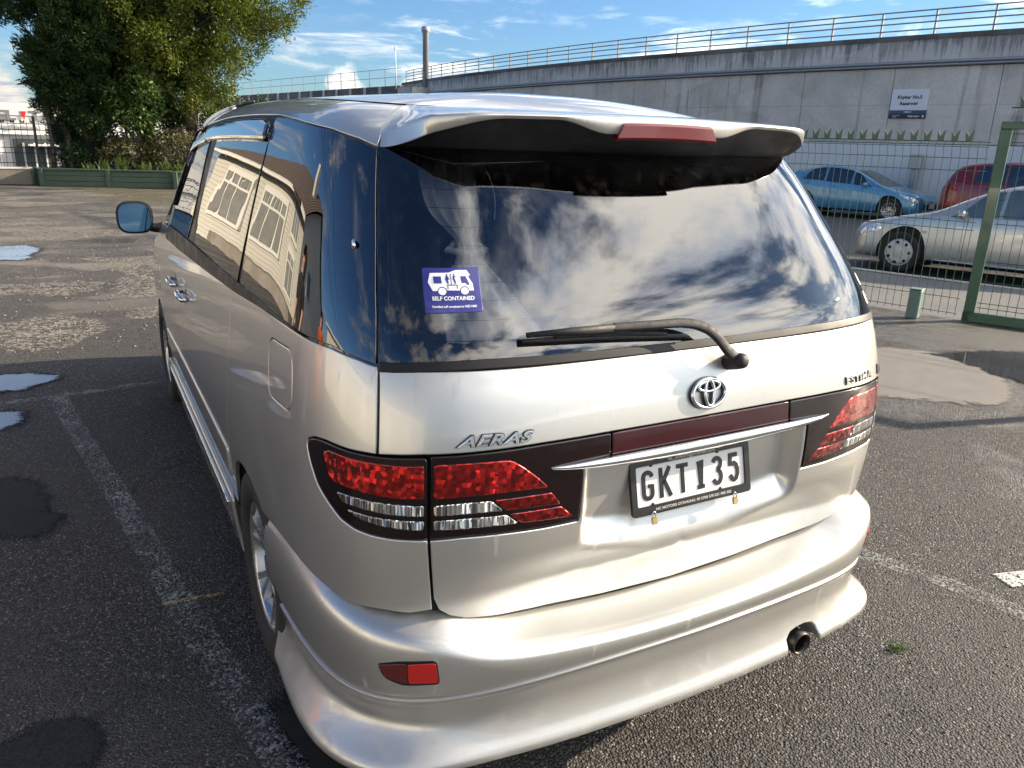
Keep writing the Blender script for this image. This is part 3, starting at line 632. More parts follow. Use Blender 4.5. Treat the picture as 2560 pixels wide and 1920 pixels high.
sheet('puddle', [(5.0, 2.70), (5.63, 2.52), (6.1, 2.2), (5.7, 1.75), (4.95, 1.70), (4.90, 1.85), (4.97, 2.1), (5.10, 2.45)], .006, 'clear_puddle', .03)
# loose stones on the yard: a scatter of real grit
rs = np.random.default_rng(3); V = []; F = []
base = np.array([(0, 0, 1), (1, 0, 0), (0, 1, 0), (-1, 0, 0), (0, -1, 0), (0, 0, -1)], float); tri_ = [(0, 1, 2), (0, 2, 3), (0, 3, 4), (0, 4, 1), (5, 2, 1), (5, 3, 2), (5, 4, 3), (5, 1, 4)]
for k in range(5200):
    if k < 2600: x, y = rs.uniform(.6, 3.6), rs.uniform(-.9, 2.2); r_ = rs.uniform(.002, .0065)
    elif k < 3600: x, y = rs.uniform(-2.2, -.85), rs.uniform(.3, 4.8); r_ = rs.uniform(.0015, .005)
    else: x, y = rs.uniform(-3.2, 2.), rs.uniform(5.2, 18); r_ = rs.uniform(.004, .016)
    q = base*rs.uniform(.6, 1.2, (6, 3))*r_*np.array([1, 1, .7]); a = rs.uniform(0, 6.3); cs, sn = math.cos(a), math.sin(a)
    q = np.stack([q[:, 0]*cs - q[:, 1]*sn + x, q[:, 0]*sn + q[:, 1]*cs + y, q[:, 2] + r_*.3], 1); n0 = len(V)*6; V.append(q); F += [(i + n0, j + n0, l + n0) for i, j, l in tri_]
plain('grit', (.19, .18, .165), .85, var=.5, scale=40)
tag(fast_mesh('gravel', np.concatenate(V), F, 'grit'), 'scattered grit and small stones on the asphalt yard', 'gravel', kind='stuff')
# weed tuft in a pothole behind the van
wd = empty('weed', (1.06, .07, 0), 0, 'tiny yellow-green weed tuft growing from a crack behind the bumper', 'weed')
V = []; F = []
for k in range(160):
    a = rs.uniform(0, 6.3); r_ = abs(rs.normal(0, .028)); x, y = r_*math.cos(a)*1.3, r_*math.sin(a); h = rs.uniform(.005, .02); t = rs.uniform(0, 6.3); d = .004; n0 = len(V)
    V += [(x, y, .002), (x + d*math.cos(t), y + d*math.sin(t), .003), (x + .01*math.cos(t+1), y + .01*math.sin(t+1), h)]; F.append((n0, n0+1, n0+2))
mesh('leaves', V, F, 'leaf_strap', wd)

# ------------------------------------------------------------------ reservoir with the long curved wall
HW = 5.0; T0, T1 = -.0786, .60
res = empty('reservoir', pol(RW, .265), 0, 'long curved concrete reservoir wall with stained coping across the street', 'reservoir')
res.location = (0, 0, 0)
jt = [.265 + .0297*k for k in range(-11, 12)]; jt = [T0] + [t for t in jt if t > T0 + .005] + [T1]
for a, b in zip(jt[:-1], jt[1:]):
    e = .00009; tt = np.linspace(a + e, b - e, 6); prof = [(RW + .15, 1.95), (RW - .006, 1.955), (RW - .012, 1.98), (RW - .012, 4.09), (RW + .05, 4.11)]
    V = [pol(RW + (RW - r), t, z) for t in tt for r, z in prof]; V = [pol(2*RW - r, t, z) for t in tt for r, z in prof]; k = len(prof)
    Fc = [(i*k+j, (i+1)*k+j, (i+1)*k+j+1, i*k+j+1) for i in range(5) for j in range(k-1)] + [tuple(range(k)), tuple(5*k + j for j in range(k-1, -1, -1))]
    mesh('wall_panel', V, Fc, 'reservoir_concrete', res)
tt = np.linspace(T0, T1, 80)
def ringp(name, prof, mat, a=T0, b=T1, n=80):
    t_ = np.linspace(a, b, n); k = len(prof); V = [pol(r, t, z) for t in t_ for r, z in prof]
    return mesh(name, V, [(i*k+j, i*k+(j+1) % k, (i+1)*k+(j+1) % k, (i+1)*k+j) for i in range(n-1) for j in range(k)] + [tuple(range(k)), tuple((n-1)*k + j for j in range(k-1, -1, -1))], mat, res)
ringp('wall_core', [(RW - .02, -.5), (RW - .02, 4.95), (RW - .6, 4.95), (RW - .6, -.5)], 'coping_dark')
ringp('upper_band', [(RW + .05, 4.13), (RW + .05, 4.86), (RW - .03, 4.86), (RW - .03, 4.13)], 'upper_concrete')
ringp('coping', [(RW + .08, 4.86), (RW + .08, 5.0), (RW - .5, 5.0), (RW - .5, 4.86)], 'coping_dark')
ringp('painted_base', [(RW + .035, -.35), (RW + .035, 1.93), (RW - .01, 1.93), (RW - .01, -.35)], 'wall_paint')
for zz, rr_ in ((4.235, .045), (4.15, .035)):
    g = Geo().tube([pol(RW + .12, t, zz) for t in np.linspace(T0 + .003, T1, 90)], rr_, 8); g.out('conduit_pipe', 'galvanised', res, True)
# weathered end face of the wall
def railing(name, label, pts_fn, a, b, step, z0, hs, group, rp=.022):
    rl = empty(name, (0, 0, 0), 0, label, 'railing', group); t = a; P0 = []
    while t <= b + 1e-9: P0.append(t); t += step
    x, y = pts_fn(P0[0])[:2]
    for t in P0:
        x, y = pts_fn(t)[:2]; o = Geo().box((0, 0, hs[-1]/2), (.05, .05, hs[-1])).out('post', 'rail_steel', rl); o.location = (x, y, z0)
    for h in hs: Geo().tube([(*pts_fn(t)[:2], z0 + h) for t in np.linspace(a, b, 70)], rp, 6).out('rail', 'rail_steel', rl, True)
    return rl
railing('railing', 'grey steel four-rail guard railing along the top of the curved reservoir wall', lambda t: pol(RW - .1, t), T0 + .005, .50, .0158, HW, [.16, .36, .52, .68], None)
# sign on the wall
sg_ = empty('reservoir_sign', (0, 0, 0), 0, 'white and blue sign reading Khyber No.5 Reservoir on the concrete wall', 'sign')
ta, tb_ = .2653, .2762; ns = 8
def on_wall(u, z, h): return pol(RW + .02 + h, ta + (tb_ - ta)*u, z)      # u from 0 (left) to 1 (right)
def wsheet(name, u0, u1, z0, z1, h0, h1, mat):
    us = np.linspace(u0, u1, ns); V = [on_wall(u, z, h) for u in us for z, h in ((z0, h0), (z0, h1), (z1, h1), (z1, h0))]
    return mesh(name, V, [(i*4+j, i*4+(j+1) % 4, (i+1)*4+(j+1) % 4, (i+1)*4+j) for i in range(ns-1) for j in range(4)] + [(0, 1, 2, 3), (4*ns-1, 4*ns-2, 4*ns-3, 4*ns-4)], mat, sg_)
wsheet('panel', 0, 1, 2.90, 3.50, 0, .03, 'sign_white'); wsheet('panel', 0, 1, 2.795, 2.898, 0, .03, 'sign_blue'); wsheet('panel', 0, 1, 2.66, 2.793, 0, .03, 'sign_dark')
WU = (tb_ - ta)*RW
def wtext(txt, size, u, z, mat, bold=.004, sx=1.):
    V, Fc = text_mesh(txt, size, 0, bold, .002, sx); mesh('lettering', [on_wall(u + a/WU, z + b, .033 + c) for a, b, c in V], Fc, mat, sg_)
wtext('Khyber No.5', .135, .5, 3.27, 'sign_text'); wtext('Reservoir', .135, .5, 3.09, 'sign_text'); wtext('WRKHY', .062, .5, 2.846, 'sign_pale', .003)
wtext('Watercare', .078, .68, 2.728, 'sign_pale', .004); wtext('Ph 09 442 2222', .034, .2, 2.745, 'sign_pale', .001); wtext('Auckland', .034, .15, 2.705, 'sign_pale', .001); wsheet('logo_square', .90, .96, 2.695, 2.76, .031, .034, 'sign_pale')
# second reservoir beyond, with ribs and a lighter railing
A2, B2 = Vector((10.2, 77.5)), Vector((16.35, 45.3)); d2 = (B2 - A2).normalized(); n2 = Vector((-d2.y, d2.x)); L2 = (B2 - A2).length
r2 = empty('far_reservoir', (0, 0, 0), 0, 'far dark reservoir wall with pale vertical ribs behind the trees', 'reservoir')
def q2(l, o, z): p = A2 + d2*l + n2*o; return (p.x, p.y, z)
Geo().prism([(0, -.0), (L2, -.0), (L2, .8), (0, .8)], -2., 4.62, lambda a, b, h: q2(a, b, h)).out('wall', 'coping_dark', r2)
for k in range(int(L2/1.9)): Geo().prism([(k*1.9, -.09), (k*1.9 + .22, -.09), (k*1.9 + .22, -.002), (k*1.9, -.002)], -1.5, 4.62, lambda a, b, h: q2(a, b, h)).out('rib', 'upper_concrete', r2)
Geo().prism([(L2 - .02, -.15), (L2 + 1.6, -.15), (L2 + 1.6, 1.0), (L2 - .02, 1.0)], -1.5, 4.5, lambda a, b, h: q2(a, b, h)).out('end_block', 'upper_concrete', r2)
railing('railing', 'thin pale two-rail railing on the far dark reservoir', lambda t: q2(t, .12, 0), .5, L2, 1.9, 4.62, [.5, .98], None, .016)
st_ = empty('vent_stack', (17.55, 44.2, 3.6), 0, 'tall grey vent stack with a capped top rising behind the railing', 'stack')
Geo().lathe([(0, 0), (.17, 0), (.17, 3.72), (.19, 3.74), (.19, 3.9), (.24, 3.95), (.25, 4.1), (.2, 4.22), (0, 4.25)], 20, 'z').out('pipe', 'galvanised', st_, True)
ms_ = empty('mast', (16.0, 45.0, 4.4), 0, 'thin white antenna mast at the end of the far reservoir', 'mast'); Geo().tube([(0, 0, 0), (0, 0, 2.15)], [.035, .02], 6).out('pole', 'building_white', ms_, True); Geo().box((0, 0, 2.2), (.12, .12, .18)).out('head', 'building_white', ms_)

# ------------------------------------------------------------------ green mesh fence and gate on the right
fn_ = empty('mesh_fence', (0, 0, 0), 0, 'green welded mesh fence with V-shaped spikes beside the yard', 'fence')
TA, TB = .215, .3328; HF = 1.78
def fp(t, o=0., z=0.): return pol(RF + o, t, z)
dth = .078/RF; g = Geo(); t = TA
while t < TB:
    g.tube([fp(t, .0, .03), fp(t, .0, HF - .16), fp(t, .05, HF - .05), fp(t, 0., HF)], .0033, 5, cap=False); t += dth
for zz, o in ((.06, 0), (.22, 0), (.38, 0), (.92, 0), (1.00, 0), (1.50, 0), (HF - .16, 0), (HF - .05, .05), (HF, 0)):
    g.tube([fp(q, o + .006, zz) for q in np.linspace(TA, TB, 40)], .0038 if zz < HF - .01 else .006, 5)
tag(g.out('wire_mesh', 'fence_green', fn_, True), kind='stuff')
spm = None; t = TA; k = 0
VS = [(-.030, 0), (.030, 0), (.042, .100), (.006, .046), (-.038, .112)]
while t < TB - .0008:
    if spm is None:
        gs_ = Geo().prism(VS, -.0015, .0015, lambda a, b, h: (h, a, b)); o = gs_.out('spike', 'fence_green', fn_); spm = o.data
    else: o = link('spike', spm, fn_)
    o.location = fp(t, .002, HF + .006); o.rotation_euler.z = t; t += .13/RF
for t in (.232, .2565, .281, .3055): Geo().box((0, 0, HF/2), (.06, .06, HF)).out('post', 'fence_green', fn_).location = fp(t, -.035)
# gate
gt = empty('gate', fp(.3337), 0, 'green steel framed mesh gate at the right edge, taller spikes on top', 'gate'); gt.rotation_euler.z = .3345 + R_(4)
GL = 3.4; GZ0, GZ1 = .10, 1.90
def gbox(c, d, nm='frame'): return Geo().box(c, d, bev=.006).out(nm, 'fence_green', gt)
gbox((0, 0, (GZ0+GZ1)/2), (.05, .10, GZ1-GZ0)); gbox((0, -GL, (GZ0+GZ1)/2), (.05, .10, GZ1-GZ0)); gbox((0, -GL/2, GZ0 - .051), (.05, GL + .1, .10)); gbox((0, -GL/2, GZ1 + .036), (.05, GL + .1, .07))
gbox((0, 0.02, -.0), (.05, .07, .20), 'drop_leg')
g = Geo()
for k in range(int(GL/.08)): g.tube([(.0, -.09 - k*.08, GZ0), (.0, -.09 - k*.08, GZ1)], .0033, 5, cap=False)
for zz in (.15, .20, .42, .62, 1.0, 1.08, 1.55, 1.78, 1.86): g.tube([(.006, -.06, zz), (.006, -GL, zz)], .0038, 5)
tag(g.out('wire_mesh', 'fence_green', gt, True), kind='stuff')
g = Geo()
for k in range(24): g.tube([(0, -.02 - k*.14, 1.98), (.03, -.05 - k*.14, 2.10)], .004, 5)
g.tube([(.03, .0, 2.10), (.03, -GL, 2.10)], .006, 5); tag(g.out('top_wire', 'fence_green', gt, True), kind='stuff')
for k in range(24):
    o = link('spike', spm, gt); o.location = (.03, -.1 - k*.14, 2.106); o.rotation_euler.z = 0
bo = empty('bollard', pol(RF + .30, .3298), .33, 'short grey-green square post in front of the mesh fence', 'bollard')
Geo().box((0, 0, .15), (.115, .115, .30), bev=.012).out('post', 'post_green_grey', bo); Geo().box((0, 0, .306), (.125, .125, .014), bev=.005).out('cap', 'post_green_grey', bo)

# ------------------------------------------------------------------ left background: low wall, iron fence, planter, building
yw = empty('yard_wall', (0, 0, 0), 0, 'low weathered concrete wall under the iron fence at the back left', 'wall')
for k in range(4):
    Geo().box((-3.55 - k*2.42, 26.35, .225), (2.40, .30, .43), bev=.012).out('block', 'yard_wall', yw)
Geo().box((-7.2, 26.35, .475), (9.8, .34, .06), bev=.01).out('coping', 'upper_concrete', yw)
Geo().box((.6, 27.1, .2), (5.9, .2, .36)).out('back_wall', 'yard_wall', yw)
fi = empty('iron_fence', (0, 0, 0), 0, 'black iron bar fence with spiked top behind the trees', 'fence')
g = Geo()
for k in range(100): g.tube([(-9.9 + k*.155, 26.40, .5), (-9.9 + k*.155, 26.40, 1.80)], .0065, 4)
for zz in (.62, .90, 1.05, 1.55, 1.72): g.tube([(-10, 26.40, zz), (5.6, 26.40, zz)], .011, 4)
tag(g.out('bars', 'iron_black', fi), kind='stuff')
for k in range(40):
    o = Geo().prism([(-.05, 0), (.05, 0), (.06, .09), (0, .03), (-.06, .09)], -.004, .004, lambda a, b, h: (a, h, b)).out('spike', 'iron_black', fi) if k == 0 else link('spike', o.data, fi)
    o.location = (-9.9 + k*.25, 26.40, 1.74)
for x in (-7.0, -4.55, -2.12, .3, 2.7, 5.0): Geo().box((x, 26.42, 1.2), (.07, .07, 1.45)).out('post', 'iron_black', fi)
pl_ = empty('planter', (0, 0, 0), 0, 'long green-painted timber planter box below the trees', 'planter')
PA, PB = Vector((-2.12, 25.72)), Vector((1.30, 24.55)); PC = Vector((5.6, 24.2)); PD = Vector((-2.25, 26.3))
def plank(a, b, z0, z1, th, nm='board', o=0.):
    d = (b - a); l = d.length; d.normalize(); rz = math.atan2(d.y, d.x); m_ = (a + b)/2 + Vector((d.y, -d.x))*o
    q = Geo().box((0, 0, 0), (l - .008, th, z1 - z0 - .008), bev=.006).out(nm, 'green_timber', pl_); q.location = (m_.x, m_.y, (z0 + z1)/2); q.rotation_euler.z = rz
segs = [(PA, PA + (PB-PA)*.5), (PA + (PB-PA)*.5, PB), (PB + Vector((.02, -.35)), PC + Vector((0, -.35)))]
for a, b in segs:
    for z0, z1 in ((.0, .155), (.155, .31), (.31, .465)): plank(a, b, z0, z1, .05)
    plank(a, b, .467, .515, .16, 'cap_board')
plank(PD, PA, .0, .155, .05); plank(PD, PA, .155, .31, .05); plank(PD, PA, .31, .465, .05); plank(PD, PA, .467, .515, .14, 'cap_board')
plank(PB + Vector((.02, -.35)), PB + Vector((.02, .0)), 0, .465, .05)
for k, p in enumerate((PA, PA + (PB-PA)*.5, PB, PB + Vector((.02, -.35)), (PB+PC)/2 + Vector((0, -.35)))):
    q = Geo().box((0, 0, 0), (.11, .09, .50), bev=.006).out('post', 'green_timber', pl_); q.location = (p.x + .02, p.y - .075, .25); q.rotation_euler.z = -.33
so_ = Geo().add([(-2.2, 25.8, .44), (1.25, 24.65, .44), (5.6, 24.0, .44), (5.6, 27.3, .47), (-2.2, 27.3, .47)], [(0, 1, 2, 3, 4)]).out('soil', 'soil', pl_)
# white commercial building on the lower street
bw = empty('building', (-4, 58.6, -2.3), 0, 'long white commercial building with grey lettering beyond the iron fence', 'building')
Geo().box((0, 6.2, 2.3), (22, 12, 4.6)).out('wall', 'building_grey', bw); Geo().box((0, .10, 4.95), (22.3, .4, .74)).out('fascia', 'building_white', bw)
Geo().box((0, .10, 4.0), (22.1, .3, 1.1)).out('sign_band', 'building_white', bw)
Geo().box((-3.2, .12, 1.5), (4.2, .3, 3.0)).out('wall_bay', 'building_white', bw)
dr = Geo().box((.75, .13, 1.55), (2.3, .16, 3.3)).out('door', 'door_dark', bw)
for x in (.15, .75, 1.35): Geo().box((x, .0, 1.5), (.09, .08, 2.9)).out('door_frame', 'building_white', dr)
Geo().box((1.9, -.35, 2.83), (2.9, 1.0, .10)).out('canopy', 'building_white', bw)
Geo().box((4.5, .0, 2.0), (2.4, .3, 2.6)).out('window', 'side_glass', bw)
def btext(txt, size, x, z, mat, sx=1., bold=.0, nm='lettering', align='LEFT'):
    V, Fc = text_mesh(txt, size, 0, bold, .02, sx, 1., align); mesh(nm, [(x + a, -.11 - c, z + b) for a, b, c in V], Fc, mat, bw)
btext('EL', .78, -1.08, 4.56, 'letter_grey', 1.35, .03); Geo().prism([(.0, 0), (.34, 0), (.19, -.52)], -.13, -.10, lambda a, b, h: (.22 + a, h, 4.84 + b)).out('logo', 'letter_red', bw); btext('TA', .78, .72, 4.56, 'letter_grey', 1.35, .03)
btext('Combining Business', .40, -2.3, 3.92, 'letter_pale', 1.1)
# overhead cables that throw the thin shadows across the yard
cb = []
for k, (yy, zz) in enumerate(((7.55, 6.1), (6.75, 6.1), (4.35, 6.0))):
    o = Geo().tube([(x, yy - .177*(x - 14), zz + .0008*(x - 14)**2*.25) for x in np.linspace(-60, 70, 40)], .022, 6).out('overhead_cable', 'iron_black', None, True)
    tag(o, ['thin overhead power cable farthest down the yard', 'middle overhead power cable above the yard', 'overhead power cable nearest the van roof'][k], 'cable')
# ------------------------------------------------------------------ the van
van = empty('minivan', (0, 0, 0), 0, 'silver people carrier seen from behind, rear spoiler, tinted glass and plate GKT135', 'minivan')
PNT = 'champagne_silver_paint'
S0 = lambda s, v, off=0.: S(s, v, off, rec=False)
mir = lambda pts: pts + [(-a, b) for a, b in pts[::-1] if abs(a) > 1e-6]
# --- tailgate
gate = patch('tailgate', S, mir([(-.797, 1.196), (-.797, 1.023), (-.70, 1.031), (-.597, 1.034), (-.446, 1.038), (-.27, 1.039), (0, 1.038)]), PNT, van, step=.035)
def dent(P, V2):
    x, z = P[:, 0], P[:, 2]
    d = -.006*np.exp(-((x+.10)/.16)**2 - ((z-.665)/.018)**2) + .004*np.exp(-((x+.12)/.2)**2 - ((z-.70)/.016)**2)
    d += -.005*np.exp(-((x+.33)/.035)**2 - ((z-.668)/.02)**2) - .0045*np.exp(-((x+.02)/.012)**2 - ((z-.70)/.03)**2)
    d = d*1.7
    return d + .0018*np.sin(x*60)*np.exp(-((x+.2)/.2)**2 - ((z-.67)/.03)**2)
patch('lower_panel', S, mir([(-.342, .979), (-.342, .836), (-.433, .836), (-.528, .840), (-.617, .842), (-.679, .838), (-.674, .777), (-.665, .690), (-.652, .658), (-.627, .638), (-.586, .621), (-.50, .602), (-.41, .588), (-.21, .571), (0, .562)]), PNT, gate, step=.011, bstep=.011, flange=.03, disp=dent)
glass_poly = mir([(-.797, 1.20), (-.797, 1.45), (-.797, 1.678), (-.70, 1.70), (-.55, 1.715), (-.3, 1.726), (0, 1.730)])[::-1]
bot = smooth_line([(-.797, 1.203), (-.62, 1.213), (-.41, 1.213), (0, 1.210), (.41, 1.213), (.62, 1.213), (.797, 1.203)], 4)
gp = bot + [(.797, 1.45), (.797, 1.678), (.70, 1.70), (.55, 1.715), (.3, 1.726), (0, 1.730), (-.3, 1.726), (-.55, 1.715), (-.70, 1.70), (-.797, 1.678), (-.797, 1.45)]
rg = patch('rear_window', S0, gp, 'rear_glass', gate, step=.05, edge=.002, drop=.001, flange=.004)
# blackened glass border and lower seal
patch('window_seal', S0, [(a, b - .016) for a, b in bot] + [(a, b + .004) for a, b in bot[::-1]], 'black_trim', gate, off=.002, step=.03, flange=.012)
for sg in (1, -1):
    patch('glass_border', S0, [(-.799, 1.19), (-.799, 1.685), (-.775, 1.69), (-.770, 1.24), (-.74, 1.222), (-.70, 1.213), (-.70, 1.195)], 'gloss_black', gate, off=-.006, step=.05, flange=.004, mirror=sg < 0)
patch('glass_border', S0, [(-.775, 1.685), (-.6, 1.655), (-.3, 1.668), (0, 1.672), (.3, 1.668), (.6, 1.655), (.775, 1.685), (.775, 1.73), (0, 1.76), (-.775, 1.73)], 'gloss_black', gate, off=-.006, step=.05, flange=.004)
# defroster wires on the glass
g = Geo()
for k in range(9):
    v = 1.255 + k*.042; g.tube([tuple(S0(s, v, -.003)) for s in np.linspace(-.70, .70, 30)], .0006, 4)
g.out('defroster_wires', 'liner_black', gate)
# lamps
lampo = [(-.693, 1.025), (-.801, 1.018), (-.872, 1.015), (-.951, 1.014), (-1.001, 1.007), (-1.030, .995), (-1.035, .978), (-1.015, .947), (-.979, .909), (-.940, .885), (-.891, .857), (-.849, .845), (-.805, .841), (-.765, .840), (-.720, .8405), (-.686, .842), (-.690, .93)]
lampi = [(-.687, 1.027), (-.597, 1.030), (-.446, 1.034), (-.275, 1.035), (-.275, .984), (-.345, .978), (-.345, .841), (-.433, .841), (-.528, .845), (-.617, .847), (-.679, .844), (-.683, .93)]
RO = [(-.959, .989), (-.936, 1.0), (-.889, 1.001), (-.825, 1.003), (-.771, 1.005), (-.699, 1.008), (-.696, .935), (-.743, .933), (-.794, .932), (-.837, .933), (-.886, .934), (-.916, .934), (-.936, .946)]
C1O = [(-.906, .916), (-.851, .918), (-.793, .919), (-.743, .920), (-.695, .921), (-.694, .896), (-.742, .895), (-.792, .895), (-.851, .896), (-.888, .897)]
C2O = [(-.873, .885), (-.835, .884), (-.792, .884), (-.741, .885), (-.693, .886), (-.695, .864), (-.740, .864), (-.792, .866), (-.828, .869), (-.856, .876)]
RI = [(-.679, 1.010), (-.596, 1.012), (-.530, 1.011), (-.511, 1.006), (-.482, .985), (-.455, .963), (-.429, .937), (-.504, .939), (-.593, .939), (-.677, .936)]
RI2 = [(-.551, .925), (-.420, .923), (-.395, .891), (-.470, .895), (-.523, .897)]
RI3 = [(-.516, .888), (-.393, .885), (-.363, .855), (-.434, .858), (-.486, .862)]
C1I = [(-.676, .922), (-.607, .925), (-.556, .924), (-.529, .898), (-.605, .899), (-.675, .897)]
C2I = [(-.676, .887), (-.605, .889), (-.521, .887), (-.493, .863), (-.589, .865), (-.674, .865)]
for sg in (1, -1):
    mf = sg < 0
    lo = patch('tail_lamp', S0, rnd_poly(lampo, .012, 3), 'lamp_dark', van, off=.001, step=.03, flange=.03, mirror=mf)
    for nm, pl, mt in (('red_lens', RO, 'lamp_red'), ('clear_lens', C1O, 'lamp_clear'), ('clear_lens', C2O, 'lamp_clear')):
        patch(nm, S0, rnd_poly(pl, .006, 2), mt, lo, off=.0022, step=.03, flange=.002, drop=.001, mirror=mf)
    li = patch('tail_lamp', S0, rnd_poly(lampi, .006, 2), 'lamp_dark', gate, off=.001, step=.03, flange=.055, mirror=mf)
    for nm, pl, mt in (('red_lens', RI, 'lamp_red'), ('red_lens', RI2, 'lamp_red_deep'), ('red_lens', RI3, 'lamp_red_deep'), ('clear_lens', C1I, 'lamp_clear'), ('clear_lens', C2I, 'lamp_clear')):
        o = patch(nm, S0, rnd_poly(pl, .006, 2), mt, gate, off=.0022, step=.03, flange=.002, drop=.001, mirror=mf)
patch('garnish', S0, mir([(-.271, 1.035), (-.271, .984), (0, .984)]), 'garnish_red', gate, off=.001, step=.04, flange=.03)
# chrome handle bar under the garnish
def bar(u, a):
    x = u*.432; t = (1 - abs(u)**5)**.5; P = S0(x, .976 + .006*u*u + .0, .004)
    hh = (.0135*(1 - .45*u*u) + .002)*t; dd_ = .026*t + .002
    return (P[0], P[1] - dd_*(.5 + .5*math.cos(a)) + .012, P[2] - .006 + hh*math.sin(a) + .004*math.cos(a))
us = [math.sin(q) for q in np.linspace(-math.pi/2*.985, math.pi/2*.985, 60)]
Geo().grid(bar, us, list(np.linspace(0, 2*math.pi, 17))).out('chrome_bar', 'chrome', gate, True)
# --- emblem: three ellipses
def on_s(x, y, h, s0, v0): return tuple(S0(s0 + x, v0 + y, h))
g = Geo()
th = np.linspace(0, 2*math.pi, 41)[:-1]
g.tube([on_s(.0505*math.cos(a), .0335*math.sin(a), .008, 0, 1.091) for a in th], .0050, 8, closed=True)
g.tube([on_s(.032*math.cos(a), .0115*math.sin(a) + .0165, .009, 0, 1.091) for a in th], .0038, 8, closed=True)
g.tube([on_s(.0135*math.cos(a), .0305*math.sin(a) + .001, .010, 0, 1.091) for a in th], .0040, 8, closed=True)
em = g.out('emblem', 'badge_chrome', gate, True)
g = Geo()
for rx, rz_, dz in ((.0505, .0335, 0), (.032, .0115, .0165), (.0135, .0305, .001)):
    g.tube([on_s(rx*math.cos(a), rz_*math.sin(a) + dz, .003, 0, 1.091) for a in th], .0062 if rx > .05 else .0050, 6, closed=True)
g.out('emblem_shade', 'plate_black', gate, True)  # black rings added behind the ellipses as their painted shadow
def badge(name, txt, size, s0, v0, mat, parent, shear=0., bold=0., sx=1., off=.001, h=.003, spacing=1., F=S0, align='CENTER', tilt=0.):
    V, Fc = text_mesh(txt, size, shear, bold, .5, sx, spacing, align)
    q = V.copy(); P = F(s0 + q[:, 0], v0 + q[:, 1] + tilt*q[:, 0], off + (q[:, 2] + .5)*h)
    return mesh(name, P, Fc, mat, parent)
def badge2(txt, size, s0, v0, shear, bold, sx, h, sp=1.):
    badge('badge_base', txt, size, s0, v0, 'plate_black', gate, shear, bold + .0012, sx, .0003, h*.45, sp)
    badge('badge', txt, size, s0, v0, 'badge_chrome', gate, shear, bold, sx, .0003, h, sp)
badge2('AERAS', .0325, -.556, 1.0565, .35, .0007, 1.56, .0050, 1.06)
badge2('ESTIMA', .027, .560, 1.058, 0, .0006, 1.45, .0045, 1.08)
badge2('D', .036, .705, 1.056, 0, .0012, 1.0, .005)
# --- number plate
pe = empty('number_plate', (0, .040, .8635), parent=van); pe.rotation_euler = (R_(90 - 13.5), 0, 0)
def rr(w_, h_, r, n=5):
    return rnd_poly([(-w_/2, -h_/2), (w_/2, -h_/2), (w_/2, h_/2), (-w_/2, h_/2)], r, n)
def flat(name, poly, z0, z1, mat, par): return Geo().prism(poly, z0, z1, lambda a, b, h: (a, b, h)).out(name, mat, par)
outer = rr(.378, .134, .010)
Gf = Geo(); inn = rr(.346, .098, .006); inn = [(a, b + .004) for a, b in inn]; n_ = len(outer)
Gf.add([(a, b, 0.) for a, b in outer] + [(a, b, .009) for a, b in outer] + [(a, b, .009) for a, b in inn] + [(a, b, .002) for a, b in inn],
       [(k*n_+i, k*n_+(i+1) % n_, (k+1)*n_+(i+1) % n_, (k+1)*n_+i) for k in range(3) for i in range(n_)])
Gf.out('plate_frame', 'plate_black', pe)
flat('plate', rr(.352, .110, .006), .000, .004, 'plate_white', pe)
# stroke-built characters G K T 1 3 5
def stroke(pts, w_, g, z0=.004, z1=.0062):
    P = [Vector((a, b)) for a, b in pts]; n = len(P); Lf = []; Rf = []
    for i in range(n):
        d = (P[min(i+1, n-1)] - P[max(i-1, 0)]).normalized(); nn = Vector((-d.y, d.x))
        if 0 < i < n-1:
            d0 = (P[i]-P[i-1]).normalized(); k = 1/max(.5, abs(nn.dot(Vector((-d0.y, d0.x))))); nn = nn*k
        Lf.append(P[i] + nn*w_/2); Rf.append(P[i] - nn*w_/2)
    V = [(p.x, p.y, z0) for p in Lf+Rf] + [(p.x, p.y, z1) for p in Lf+Rf]; F = []
    for i in range(n-1):
        F += [(2*n+i, 3*n+i, 3*n+i+1, 2*n+i+1), (i, i+1, 2*n+i+1, 2*n+i), (n+i+1, n+i, 3*n+i, 3*n+i+1)]
    F += [(0, 2*n, 3*n, n), (n-1, 2*n-1, 4*n-1, 3*n-1)]
    g.add(V, F)
ch, cw, sw = .074, .036, .0105
def arc(cx, cy, rx, ry, a0, a1, n=8): return [(cx + rx*math.cos(R_(a0 + (a1-a0)*i/n)), cy + ry*math.sin(R_(a0 + (a1-a0)*i/n))) for i in range(n+1)]
hx, hy = (cw-sw)/2, (ch-sw)/2
glyph = {
 'G': [arc(0, hy-.012, hx, .012, 0, 180) + arc(0, -hy+.012, hx, .012, 180, 360) + [(hx, -.002), (.001, -.002)]],
 'K': [[(-hx, hy+.005), (-hx, -hy-.005)], [(hx+.002, hy+.005), (-hx+.003, -.004)], [(-.004, .006), (hx+.003, -hy-.005)]],
 'T': [[(-hx-.005, hy), (hx+.005, hy)], [(0, hy), (0, -hy-.005)]],
 '1': [[(-.010, hy-.004), (0, hy+.002), (0, -hy)], [(-.011, -hy), (.011, -hy)]],
 '3': [arc(0, hy-.014, hx, .014, 160, -60) + [(.0005, .003)], [(0.0005, .003)] + arc(0, -hy+.016, hx, .017, 60, -160)],
 '5': [[(hx, hy), (-hx+.002, hy), (-hx+.001, .006)] + arc(0, -hy+.020, hx, .022, 120, -160)],
}
for c_, x_ in zip('GKT135', (-.137, -.084, -.030, .028, .082, .138)):
    g = Geo()
    for st in glyph[c_]: stroke([(a + x_, b + .004) for a, b in st], sw, g)
    g.out('plate_character', 'plate_black', pe)
